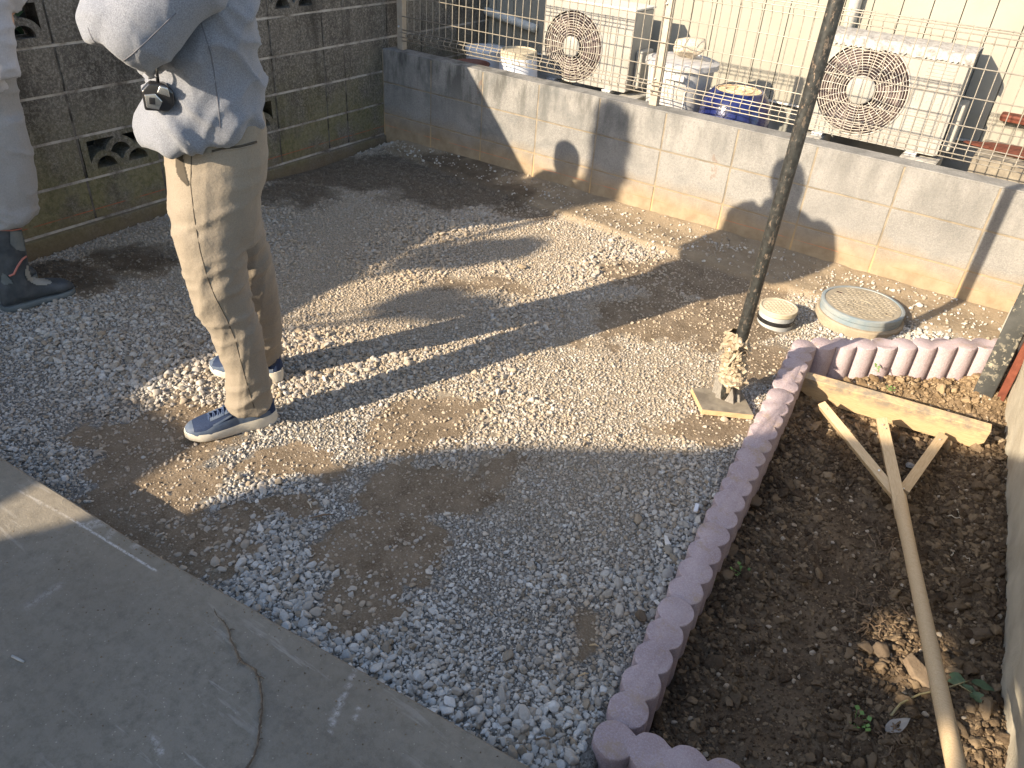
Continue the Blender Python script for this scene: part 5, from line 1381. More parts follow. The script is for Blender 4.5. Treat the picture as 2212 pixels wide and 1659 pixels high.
def head_parts(f, s, w, z, parent, face):
    """face = direction sign along s (-1 = faces image left). returns joints for the head and builds hair and eyes"""
    hr = MB(); n = 28; V = []
    c = f.P(s, w, z)
    for i in range(15):
        ph = math.pi * i / 14 * .62
        for j in range(n):
            a = 2 * math.pi * j / n; rr = math.sin(ph); back = -face * math.cos(a)
            drop = 1 - .42 * max(0, -back) * (i > 7)
            V.append(f.P(s + math.cos(a) * .100 * rr * (1.0 if back > 0 else .93), w + math.sin(a) * .083 * rr, z + .012 + .118 * math.cos(ph * (1.0 if back > 0 else .80))))
    F = [(i * n + j, i * n + (j + 1) % n, (i + 1) * n + (j + 1) % n, (i + 1) * n + j) for i in range(14) for j in range(n)]
    o = wmesh('hair', V, F, M['hair'], parent, True)
    for sg in (-1, 1):
        p = f.P(s + face * .083, w + sg * .031, z + .002); e = MB().lathe([(.0105 * math.sin(math.pi * k / 8) + 1e-5, .0105 * math.cos(math.pi * k / 8)) for k in range(9)], 14)
        e.V = [(x + p[0], y + p[1], zz + p[2]) for x, y, zz in e.V]; e.make('eye', M['dark'], parent, True, world=True)

# ------------------------------------------------------------------ man in the grey hoodie
f1 = Frame((1.69, -2.55), (-.813, .581))
man = empty('person', (1.69, -2.55, -.665)); tag(man, 'person in grey hoodie, khaki trousers and navy trainers standing with folded arms', 'person')
zsL = [-.585, -.55, -.50, -.42, -.34, -.26, -.18, -.10, -.03, .04, .10]
nf = [(491, 858), (492, 812), (491, 770 + 20), (477, 770), (463, 731), (440, 689), (420, 661), (405, 603), (397, 595 - 18), (381, 536), (367, 456), (359, 397), (357, 337)]
nb = [(583, 862), (585, 835), (574, 777), (560, 703), (540, 650), (528, 622), (530, 575), (531, 520), (536, 470), (548, 430), (560, 400)]
V_, F_ = [], []
def addr(R_):
    b = MB().rings(R_); o_ = len(V_); V_.extend(b.V); F_.extend([tuple(i + o_ for i in q) for q in b.F])
near = prof(f1, nf, nb, .078, zsL)
hwn = np.interp(zsL, [-.6, -.45, -.2, .1], [.058, .062, .080, .095])
addr([ringl(f1, z, a - .002, b_, np.interp(z, [-.6, .1], [.078, .082]), h, tilt=0) for (z, a, b_), h in zip(near, hwn)])
ff = [(505, 776), (505, 742), (498, 700), (475, 658), (452, 600), (440, 571), (425, 516), (410, 444), (395, 400)]
fb_ = [(601, 772), (606, 738), (604, 690), (600, 655), (594, 600), (587, 575), (571, 516), (559, 440), (556, 405)]
zsR = [-.585, -.54, -.48, -.40, -.32, -.24, -.16, -.08, 0.0, .08]
wfar = lambda v: float(np.interp(v, [400, 780], [-.09, -.235]))
farr = prof(f1, ff, fb_, wfar, zsR); hwf = np.interp(zsR, [-.6, -.45, -.2, .1], [.060, .066, .080, .095])
addr([ringl(f1, z, a, b_, np.interp(z, [-.6, .1], [-.235, -.09]), h) for (z, a, b_), h in zip(farr, hwf)])
pf = [(357, 337), (355, 320), (353, 300), (359, 380), (362, 420), (366, 450)]
pb = [(577, 300), (573, 270), (576, 340), (570, 375), (560, 405), (556, 430)]
zsP = [.03, .10, .16, .22, .28, .34, .40]
pel = prof(f1, pf, pb, .0, zsP)
addr([ringl(f1, z, a, b_, 0, h, sq=2.5) for (z, a, b_), h in zip(pel, [.14, .172, .178, .176, .170, .165, .160])])
tm = remesh_union(V_, F_, .0085, 9)
def tfold(p):
    q = f1.S(p); s, w, z = q; leg = 1 if z < .02 else .45
    kn = math.exp(-((z + .13) / .12) ** 2); an = math.exp(-((z + .53) / .10) ** 2); hip = math.exp(-((z - .10) / .09) ** 2)
    loc = Vector((s, w, z)); diag = Vector((s * .8 + z * .55, w * .6, z - s * .5))
    v = .70 * ridged(diag, 9, (.5, .5, 1.7)) * (.35 + kn + .9 * an + .6 * hip)
    v += .30 * ridged(loc, 15, (.8, .6, 1.9), 3) * (.25 + .8 * an + .6 * kn)
    v += .25 * noise.noise(loc * 8) + .40 * ridged(Vector((s * 1.5 - z * .3, w, z * .5)), 8, (1.4, 1, .35), 8) * leg
    return v
shade(tm, tfold, .0105)
a = arr(tm); a -= np.array(man.location); setarr(tm, a)
link('trousers', tm, M['chino'], man, True)
# side seam, pocket opening, back pocket, hem
def on_leg(u, v, w, prj=.004):
    """point on the trouser surface seen at a pixel (ray cast)"""
    return None
from mathutils.bvhtree import BVHTree
def bvh_of(me, off): return BVHTree.FromPolygons([Vector(v.co) + Vector(off) for v in me.vertices], [tuple(p.vertices) for p in me.polygons])
bt = bvh_of(tm, man.location)
def hit(bv, u, v, lift=.0015):
    d = Vector(ray(u, v)).normalized(); r = bv.ray_cast(Vector(CAM), d)
    if r[0] is None: return None
    return r[0] - d * lift
def seamline(bv, pts, r, name, mat, lift=.001, sub=5, parent=man):
    P = []
    for k in range(len(pts) - 1):
        for j in range(sub):
            t_ = j / sub; P.append(hit(bv, pts[k][0] * (1 - t_) + pts[k + 1][0] * t_, pts[k][1] * (1 - t_) + pts[k + 1][1] * t_, lift))
    P.append(hit(bv, *pts[-1], lift)); P = [p for p in P if p is not None]
    if len(P) < 3: return
    Q = [P[0]]
    for p in P[1:]:
        if (p - Q[-1]).length < .05: Q.append(p)
    if len(Q) > 2: MB().tube(Q, r, 5).make(name, mat, parent, True, world=True)
seamline(bt, [(414, 320), (412, 400), (420, 470), (432, 540), (448, 600), (464, 640), (490, 690), (507, 730), (520, 780), (534, 830), (549, 880)], .0016, 'side_seam', M['seam_shade'], -.0004)
seamline(bt, [(458, 327), (480, 321), (520, 316), (554, 306)], .0034, 'back_pocket', M['seam_shade'], .0003)
seamline(bt, [(457, 331), (480, 325), (520, 320), (554, 311)], .0022, 'pocket_welt', M['chino'], .001)
pk = MB(); pts_ = [(384, 312), (379, 330), (377, 352), (381, 375), (390, 391), (405, 404), (410, 399), (404, 380), (399, 358), (396, 335), (395, 312)]
PH = [hit(bt, u, v, .003) for u, v in pts_]
def inpoly(x, y, P):
    c = False; j = len(P) - 1
    for i in range(len(P)):
        xi, yi = P[i]; xj, yj = P[j]
        if (yi > y) != (yj > y) and x < (xj - xi) * (y - yi) / (yj - yi) + xi: c = not c
        j = i
    return c
g_ = {}; V = []; F = []
for i in range(18):
    for j in range(50):
        u, v = 377 + i * 2, 310 + j * 2
        if inpoly(u, v, pts_):
            h = hit(bt, u, v, .0025)
            if h is not None: g_[i, j] = len(V); V.append(tuple(h))
for (i, j) in list(g_):
    q = [(i, j), (i + 1, j), (i + 1, j + 1), (i, j + 1)]
    if all(k in g_ for k in q): F.append(tuple(g_[k] for k in q))
if F: wmesh('pocket_opening', V, F, M['seam_shade'], man)  # dark patch laid on the cloth as shade inside the pocket
# body under the clothes (one continuous surface)
J, E_ = {}, []
def jp(k, s, w, z, r): J[k] = (tuple(f1.P(s, w, z)), r)
jp('pelvis', .0, 0, .24, (.10, .12)); jp('waist', .02, 0, .40, (.10, .12)); jp('chest', .03, 0, .60, (.105, .145)); jp('neckbase', .01, 0, .79, (.06, .08)); jp('neck', -.01, -.015, .88, .052)
jp('head', -.035, -.03, .985, (.082, .072)); jp('crown', -.03, -.03, 1.06, (.075, .066)); jp('nose', -.135, -.03, .975, .012); jp('chin', -.095, -.03, .915, (.028, .03))
jp('earL', -.02, .055, .985, (.018, .008)); jp('earR', -.02, -.115, .985, (.018, .008))
E_ += [('pelvis', 'waist'), ('waist', 'chest'), ('chest', 'neckbase'), ('neckbase', 'neck'), ('neck', 'head'), ('head', 'crown'), ('head', 'nose'), ('head', 'chin'), ('head', 'earL'), ('head', 'earR')]
el = f1.uv(243, 88, .23)
for sgn, pre in ((1, 'L'), (-1, 'R')):
    jp(pre + 'hip', .0, .09 * sgn, .17, .07); E_.append(('pelvis', pre + 'hip'))
    jp(pre + 'sh', .02, .18 * sgn, .75, .055); E_.append(('chest', pre + 'sh'))
nearl = {z: (a_, b_) for z, a_, b_ in near}; farl = {z: (a_, b_) for z, a_, b_ in farr}
jp('Lknee', np.mean(nearl[-.18]), .08, -.18, .05); jp('Lank', np.mean(nearl[-.55]) + .005, .075, -.57, .032); jp('Rknee', np.mean(farl[-.16]), -.14, -.16, .05); jp('Rank', np.mean(farl[-.54]), -.23, -.56, .032)
E_ += [('Lhip', 'Lknee'), ('Lknee', 'Lank'), ('Rhip', 'Rknee'), ('Rknee', 'Rank')]
J['Lel'] = (tuple(f1.P(el[0] + .035, .22, el[2] + .02)), .042); J['Lwrist'] = (tuple(f1.P(-.10, .03, .74)), .022)
J['Rel'] = (tuple(f1.P(-.10, -.20, .50)), .042); J['Rwrist'] = (tuple(f1.P(-.15, .06, .57)), .022)
E_ += [('Lsh', 'Lel'), ('Lel', 'Lwrist'), ('Rsh', 'Rel'), ('Rel', 'Rwrist')]
hand_chain(J, E_, 'L', J['Lwrist'][0], f1.P(.1, -.7, .5) - f1.P(0, 0, 0), f1.P(.2, 0, .4) - f1.P(0, 0, 0))
hand_chain(J, E_, 'R', J['Rwrist'][0], f1.P(-.05, .2, .9) - f1.P(0, 0, 0), f1.P(-.3, 0, .4) - f1.P(0, 0, 0))
bmsh = skinned('body', J, E_, M['skin'], 'pelvis'); a = arr(bmsh); a -= np.array(man.location); setarr(bmsh, a); bmsh.materials.clear(); link('body', bmsh, M['skin'], man, True)
head_parts(f1, -.03, -.03, .995, man, -1)
# hoodie
V_, F_ = [], []
hf = [(348, 306), (330, 309), (311, 296), (291, 264), (291, 239), (300, 222), (313, 200), (326, 160), (322, 120), (335, 60), (345, 0), (350, -60), (365, -120)]
hb_ = [(561, 246), (570, 232), (571, 218), (568, 184), (560, 130), (556, 90), (551, 40), (548, 0), (545, -60), (535, -120)]
zsH = [.335, .36, .385, .42, .46, .50, .55, .60, .65, .70, .74]
tor = prof(f1, hf, hb_, .0, zsH)
hwH = [.172, .185, .188, .185, .182, .182, .186, .192, .196, .196, .188]
R_s = [ringl(f1, z + (.02 if i == 0 else 0), a_ + (.012 if i == 0 else 0), b_ - (.015 if i == 0 else 0), 0, h, sq=2.4, tilt=.20 if i < 3 else .1) for i, ((z, a_, b_), h) in enumerate(zip(tor, hwH))]
R_s += [ringl(f1, .78, -.11, .125, 0, .165), ringl(f1, .82, -.085, .10, 0, .11), ringl(f1, .85, -.07, .08, 0, .075)]
addr(R_s)
def sleeve_mesh(k): pass
def tub(pts, rad, n=20): 
    b = MB().tube(pts, rad, n); o_ = len(V_); V_.extend(b.V); F_.extend([tuple(i + o_ for i in q) for q in b.F])
V_, F_, TOR = [], [], (V_, F_)
ax = [f1.uv(470, -105, .14), f1.uv(420, -60, .18), f1.uv(368, -18, .205), f1.uv(322, 38, .215), f1.uv(285, 78, .215), f1.uv(264, 106, .21)]
tub([f1.P(*q) for q in ax], [.080, .086, .088, .092, .088, .072])
fx = [f1.uv(264, 100, .20), f1.uv(262, 66, .19), f1.uv(272, 24, .16), f1.uv(290, -40, .11), f1.uv(320, -90, .05)]
tub([f1.P(*q) for q in fx], [.080, .098, .090, .072, .050])
SLN = (V_, F_); V_, F_ = [], []
tub([f1.P(.02, -.13, .765), f1.P(-.0, -.20, .70), f1.P(-.08, -.225, .56), f1.P(-.10, -.20, .50)], [.075, .085, .078, .065])
c0_ = f1.uv(333, 140, .10); c1_ = f1.uv(300, 112, .10)
tub([f1.P(-.10, -.20, .50), f1.P(-.13, -.08, .535), f1.P(c0_[0], .07, c0_[2]), f1.P(c1_[0], .11, c1_[2]), f1.P(c1_[0] - .03, .12, c1_[2] + .03)], [.062, .052, .040, .040, .040])
SLF = (V_, F_); V_, F_ = TOR
# hood folded at the back of the neck
tub([f1.P(.04, -.12, .80), f1.P(.10, -.06, .80), f1.P(.12, 0, .80), f1.P(.10, .06, .80), f1.P(.04, .12, .80)], [.035, .045, .05, .045, .035])
hm = remesh_union(V_, F_, .0095, 8)
def hfold(p):
    s, w, z = f1.S(p)
    loc = Vector((s, w, z)); arm = 1 if s < -.14 and z > .5 else 0
    v = .70 * ridged(Vector((s + z * .55, w, z - s * .25)), 5, (2.0, .6, .6), 2) + .35 * noise.noise(loc * 6) + .30 * ridged(Vector((s - z * .4, w, z)), 8, (1.6, .8, .9), 6)
    hem = math.exp(-((z - .40) / .06) ** 2); v += .55 * hem * math.sin(38 * s + 3 * math.sin(20 * w)) * .6
    if arm: v = .40 * ridged(Vector((s - z, w, z * .8)), 5, (1.2, .7, .4), 12) + .25 * noise.noise(loc * 7)
    return v
shade(hm, hfold, .0225)
a = arr(hm); a -= np.array(man.location); setarr(hm, a); hm.materials.clear()
link('hoodie', hm, M['hoodie'], man, True)
sl_m = []
for vf in (SLN, SLF):
    q_ = remesh_union(vf[0], vf[1], .0085, 5); shade(q_, hfold, .013); a = arr(q_) - np.array(man.location); setarr(q_, a); q_.materials.clear(); link('sleeve', q_, M['hoodie'], man, True); sl_m.append(q_)
bh = bvh_of(hm, man.location); bs_ = bvh_of(sl_m[0], man.location)
seamline(bh, [(418, 12), (432, 40), (443, 75), (455, 115), (463, 160), (468, 200), (473, 240), (476, 276)], .0016, 'side_seam', M['hood_seam'], -.0002)
seamline(bs_, [(380, 28), (352, 55), (318, 88), (285, 118), (262, 135), (250, 143)], .0016, 'sleeve_seam', M['hood_seam'], -.0002)
seamline(bs_, [(190, 60), (200, 85), (225, 112), (248, 130)], .0013, 'sleeve_seam', M['hood_seam'], -.0002)
# shoes
def shoe(toe, heel, zg, name_label, near_):
    toe, heel = np.array(toe[:2]), np.array(heel[:2]); d = toe - heel; L_ = np.linalg.norm(d); d /= L_; nrm = np.array([-d[1], d[0]])
    sh = empty('shoe', (heel[0] - man.location.x, heel[1] - man.location.y, zg - man.location.z)); sh.parent = man
    if name_label: sh['label'] = name_label
    def PW(t, q, z): p = heel + d * t * L_ + nrm * q; return (p[0] - heel[0], p[1] - heel[1], z)
    hw = lambda t: float(np.interp(t, [0, .06, .2, .42, .62, .75, .88, .96, 1], [.012, .030, .038, .036, .046, .049, .042, .026, .006]))
    ts = [0, .02, .06, .12, .2, .3, .4, .5, .6, .7, .78, .86, .92, .96, .99, 1]
    n = 24
    def outline(scale, z, zt=lambda t: 0, ts_=ts):
        up = [PW(t, hw(t) * scale, z + zt(t)) for t in ts_]; dn = [PW(t, -hw(t) * scale, z + zt(t)) for t in ts_[::-1][1:-1]]
        return up + dn
    toe_up = lambda t: .010 * max(0, (t - .75) / .25) ** 2 + .007 * max(0, (.12 - t) / .12)
    hl = lambda t: float(np.interp(t, [0, .2, .45, .7, 1], [.020, .017, .010, .006, .003]))
    b = MB().rings([outline(.93, 0, toe_up), outline(1.0, .008, toe_up), outline(1.07, .020, lambda t: toe_up(t) + hl(t)), outline(1.03, .028, lambda t: toe_up(t) * .6 + hl(t)), outline(.94, .029, lambda t: toe_up(t) * .6 + hl(t))])
    o = b.make('sole', M['sole'], sh); autosmooth(o, 50)
    gr = MB().tube([PW(t, (1 if near_ > 0 else -1) * hw(t) * 1.065 * near_ * near_, .020 + hl(t) - .002) for t in np.linspace(.05, .5, 10)], .0012, 5); gr.make('sole_groove', M['shoe_grey'], sh, True)
    # upper: cross sections along the foot
    top = lambda t: float(np.interp(t, [0, .05, .18, .30, .42, .55, .70, .84, .94, 1], [.080, .088, .084, .086, .088, .076, .062, .052, .042, .026]))
    R_ = []
    tt_ = np.linspace(.015, .985, 26)
    for t in tt_:
        ring = []; z0 = .026 + hl(t) * .8; h = top(t) - z0 + .012; w_ = hw(t) * 1.0
        for k in range(20):
            a_ = math.pi * k / 19; ca = math.cos(a_); sa = math.sin(a_)
            ring.append(PW(t, w_ * math.copysign(abs(ca) ** .75, ca) * (1 - .22 * sa * (t < .5)), z0 + h * sa ** .8 - .006 * (sa == 0)))
        R_.append(ring)
    V = [p for r in R_ for p in r]; F = [(i * 20 + j, i * 20 + j + 1, (i + 1) * 20 + j + 1, (i + 1) * 20 + j) for i in range(25) for j in range(19)]
    F += [tuple(range(20))[::-1], tuple(25 * 20 + j for j in range(20))]
    o = link('upper', mk(V, F), M['mesh_blue'], sh, True); fixnormals(o.data)
    # overlays: toe cap band, side wave and heel counter as thin raised patches following the upper
    def patch(name, tfun, mat, off=.0012):
        V = []; F = []; Lx = len(tfun)
        for (t, k0, k1) in tfun:
            z0 = .026 + hl(t) * .8; h = top(t) - z0 + .012; w_ = hw(t)
            for j in range(7):
                a_ = math.pi * (k0 + (k1 - k0) * j / 6); ca = math.cos(a_); sa = math.sin(a_)
                V.append(PW(t, (w_ + off) * math.copysign(abs(ca) ** .75, ca) * (1 - .22 * sa * (t < .5)), z0 + (h + off) * sa ** .8))
        F = [(i * 7 + j, i * 7 + j + 1, (i + 1) * 7 + j + 1, (i + 1) * 7 + j) for i in range(Lx - 1) for j in range(6)]
        o = link(name, mk(V, F), mat, sh, True)
    for sg in (0, 1):
        f_ = (lambda k: k) if sg == 0 else (lambda k: 1 - k)
        patch('side_overlay', [(t, f_(.0), f_(float(np.interp(t, [.1, .3, .5, .68, .8, .97], [.10, .15, .16, .20, .11, .16])))) for t in np.linspace(.08, .97, 20)], M['shoe_grey'])
        patch('eyestay', [(t, f_(.34), f_(.45)) for t in np.linspace(.42, .72, 10)], M['shoe_grey'], .0018)
        patch('side_stripe', [(t, f_(float(np.interp(t, [.25, .7], [.30, .16]))), f_(float(np.interp(t, [.25, .7], [.34, .22])))) for t in np.linspace(.25, .70, 10)], M['shoe_grey'], .0020)
    patch('toe_overlay', [(t, .0, 1.0) for t in np.linspace(.90, .985, 6)], M['shoe_grey'], .0014)
    lc = MB()
    for k in range(6):
        t = .45 + k * .05; z = top(t) + .0155
        lc.tube([PW(t, -.020, z - .008), PW(t + .012, -.006, z + .002), PW(t + .025, .008, z + .001), PW(t + .03, .020, z - .010)], .0024, 6)
        lc.tube([PW(t, .020, z - .008), PW(t + .012, .006, z + .002), PW(t + .025, -.008, z + .001), PW(t + .03, -.020, z - .010)], .0024, 6)
    s_ = near_
    for (dq, dt) in ((.018, .03), (-.014, .10)): lc.tube([PW(.46, 0, top(.46) + .02), PW(.46 + dt, s_ * dq * 1.2, top(.46) + .030), PW(.47 + dt, s_ * dq * 2.4, top(.46) + .005)], .0024, 6)
    lc.tube([PW(.46, 0, top(.46) + .02), PW(.45, s_ * .028, top(.46) - .002), PW(.47, s_ * .044, top(.46) - .030), PW(.50, s_ * .048, top(.46) - .050)], .0022, 6)
    lc.make('laces', M['lace'], sh, True)
    tg = MB().rings([[PW(t + .02 * math.sin(a_), .020 * math.cos(a_), z) for a_ in np.linspace(0, 2 * math.pi, 12, endpoint=False)] for t, z in ((.42, .085), (.36, .105), (.34, .118))]); tg.make('tongue', M['mesh_blue'], sh, True)
    cl = MB().rings([[PW(.17 + .15 * math.cos(a_), .034 * math.sin(a_), z) for a_ in np.linspace(0, 2 * math.pi, 16, endpoint=False)] for z in (.075, .100, .108)]); cl.make('ankle_collar', M['mesh_blue'], sh, True)
shoe((1.618, -2.790), (1.772, -2.520), gh(1.69, -2.65) + .004, 'navy mesh trainer nearer to the camera', -1)
shoe((1.345, -2.470), (1.612, -2.345), gh(1.48, -2.42) + .004, 'navy mesh trainer of the far foot, half hidden by the trouser leg', -1)
# tape measure hanging at the belly (a thing of its own)
T0 = hit(bh, 342, 208, .03); T0 = f1.S(T0) if T0 is not None else f1.uv(342, 208, .16)
tc = f1.P(*f1.uv(341, 209, T0[1] + .012))
tpm = empty('tape_measure', tuple(tc)); tag(tpm, 'black and silver tape measure hanging from a black cord on the grey hoodie', 'tape measure')
oct_ = [(-.036, -.030), (.020, -.036), (.038, -.018), (.040, .012), (.022, .034), (-.014, .038), (-.036, .018)]
def tmesh(poly, w0, w1, bw=.006):
    b = MB(); V = []
    for w in (w0, w1): V += [f1.P(0, 0, 0) * 0 + (f1.P(s, w, z) - f1.P(0, 0, 0)) for s, z in poly]
    n = len(poly); b.add(V, [tuple(range(n))[::-1], tuple(range(n, 2 * n))] + [(i, (i + 1) % n, n + (i + 1) % n, n + i) for i in range(n)])
    me = b.mesh(); bevel(me, bw, 3); return me
autosmooth(link('case', tmesh(oct_, -.018, .014), M['tape_black'], tpm), 50)
autosmooth(link('face_plate', tmesh([(-.030, -.022), (-.002, -.028), (.010, -.008), (-.004, .012), (-.030, .010)], .013, .0185, .002), M['tape_chrome'], tpm), 50)
autosmooth(link('lock_button', tmesh([(-.022, -.012), (-.008, -.014), (-.006, .002), (-.020, .004)], .017, .022, .001), M['tape_black'], tpm), 50)
autosmooth(link('grip', tmesh([(.000, .014), (.030, .002), (.028, .026), (.010, .032)], .013, .020, .003), M['tape_chrome'], tpm), 50)
a0_ = f1.uv(332, 98, T0[1] + .0); a1_ = f1.uv(339, 150, T0[1] + .014)
cd_ = MB().tube([f1.P(*a0_), f1.P(*(a0_ * .5 + a1_ * .5)), f1.P(*a1_), f1.P(*f1.uv(341, 178, T0[1] + .012))], [.0018, .0018, .0035, .0045], 6); cd_.make('cord', M['tape_black'], tpm, True, world=True)

# ------------------------------------------------------------------ person at the left edge
f2 = Frame((.40, -2.565), (-.921, .389))
g2 = gh(.3, -2.55)
per = empty('person', (.40, -2.565, g2)); tag(per, 'person in pale work clothes and dark rubber boots, cut off by the left edge', 'person')
V_, F_ = [], []
rf = [(44, 476), (79, 458), (77, 417), (73, 357), (63, 290), (48, 246), (38, 175), (34, 140)]
e2 = np.array([f2.uv(u, v, .0) for u, v in rf]); e2 = e2[np.argsort(e2[:, 2])]
zq = [e2[0, 2] + .005, e2[0, 2] + .035, -.20, -.12, -.02, .06, .14]
fs = [float(np.interp(z, e2[:, 2], e2[:, 0])) for z in zq]
def wd(z): return float(np.interp(z, [-.35, -.2, .1, .2], [.125, .185, .18, .17]))
addr([ringl(f2, z, s - wd(z), s, .03, .082) for z, s in zip(zq, fs)])
addr([ringl(f2, z, s - wd(z) - .10, s - .09, -.17 + .1 * max(0, z), .082) for z, s in zip(zq, fs)])
addr([ringl(f2, z, np.interp(z, e2[:, 2], e2[:, 0]) - .26, np.interp(z, e2[:, 2], e2[:, 0]), -.06, .165) for z in (.10, .18, .25, .30)])
tm2 = remesh_union(V_, F_, .0095, 8)
def t2fold(p):
    s, w, z = f2.S(p); loc = Vector((s, w, z)); return .6 * ridged(Vector((s + z * .4, w, z - s * .3)), 7, (1, .8, 1.2)) + .5 * noise.noise(loc * 8) + .8 * math.exp(-((z - zq[0] - .05) / .04) ** 2) * ridged(loc, 10, (1, 1, 2.5), 4)
shade(tm2, t2fold, .011); a = arr(tm2); a -= np.array(per.location); setarr(tm2, a); tm2.materials.clear(); link('trousers', tm2, M['workpants'], per, True)
V_, F_ = [], []
sb = float(np.interp(.28, e2[:, 2], e2[:, 0]))
addr([ringl(f2, z, s0, s1, -.06, h) for z, s0, s1, h in [(.24, sb - .25, sb - .01, .17), (.30, sb - .26, sb + .0, .175), (.40, sb - .25, sb - .02, .18), (.48, sb - .20, sb + .01, .19), (.54, sb - .14, sb + .09, .19), (.58, sb - .08, sb + .15, .17), (.61, sb - .02, sb + .18, .11)]])
w1 = f2.uv(30, 120, .13); w2 = f2.uv(12, 0, .14)
addr_pts = [f2.P(sb + .04, .08, .56), f2.P(w2[0] - .02, .15, w2[2] + .05), f2.P(w2[0] - .045, .16, w2[2]), f2.P(w1[0] - .04, .14, w1[2]), f2.P(*f2.uv(20, 165, .13))]
tub(addr_pts, [.07, .062, .055, .050, .042])
tub([f2.P(sb - .06, -.17, .54), f2.P(sb - .18, -.21, .46), f2.P(sb - .24, -.21, .38), f2.P(sb - .23, -.21, .26)], [.07, .06, .05, .04])
sm_ = remesh_union(V_, F_, .010, 7)
shade(sm_, lambda p: .7 * ridged(Vector((p.x, p.y, p.z)), 7, (1, 1, 2.0), 5) + .4 * noise.noise(Vector(p) * 9), .010); a = arr(sm_); a -= np.array(per.location); setarr(sm_, a); sm_.materials.clear(); link('shirt', sm_, M['shirt'], per, True)
J, E_ = {}, []
def jq(k, s, w, z, r): J[k] = (tuple(f2.P(s, w, z)), r)
cxs = sb - .13
jq('pelvis', cxs, -.06, .2, (.09, .12)); jq('chest', cxs + .06, -.05, .46, (.06, .10)); jq('neck', cxs + .17, -.03, .60, .035); jq('head', cxs + .32, -.03, .655, (.08, .07)); jq('crown', cxs + .33, -.03, .73, (.074, .066)); jq('nose', cxs + .425, -.03, .635, .012); jq('chin', cxs + .385, -.03, .585, .028)
E_ += [('pelvis', 'chest'), ('chest', 'neck'), ('neck', 'head'), ('head', 'crown'), ('head', 'nose'), ('head', 'chin')]
jq('Lsh', sb + .04, .08, .56, .05); J['Lel'] = (tuple(f2.P(w2[0] - .04, .15, w2[2] - .02)), .035); J['Lwrist'] = (tuple(f2.P(*f2.uv(-14, 165, .13))), .022); E_ += [('chest', 'Lsh'), ('Lsh', 'Lel'), ('Lel', 'Lwrist')]
jq('Rsh', sb - .06, -.15, .53, .04); jq('Rel', sb - .24, -.21, .40, .03); jq('Rwrist', sb - .23, -.21, .22, .022); E_ += [('chest', 'Rsh'), ('Rsh', 'Rel'), ('Rel', 'Rwrist')]
for pre, w_, ds in (('L', .03, 0), ('R', -.17, -.10)):
    jq(pre + 'hip', cxs, w_, .14, .075); jq(pre + 'knee', fs[3] - .11 + ds, w_, -.14, .035); jq(pre + 'ank', f2.uv(20, 560, .03)[0] + ds - .02, w_, -.52, .018); E_ += [('pelvis', pre + 'hip'), (pre + 'hip', pre + 'knee'), (pre + 'knee', pre + 'ank')]
hand_chain(J, E_, 'L', J['Lwrist'][0], f2.P(-.8, 0, -.25) - f2.P(0, 0, 0), f2.P(.1, 0, -.5) - f2.P(0, 0, 0))
hand_chain(J, E_, 'R', J['Rwrist'][0], f2.P(-.1, 0, -.6) - f2.P(0, 0, 0), f2.P(.4, 0, 0) - f2.P(0, 0, 0))
bm2 = skinned('body', J, E_, M['skin'], 'pelvis'); a = arr(bm2); a -= np.array(per.location); setarr(bm2, a); bm2.materials.clear(); link('body', bm2, M['skin'], per, True)
head_parts(f2, cxs + .32, -.03, .665, per, 1)
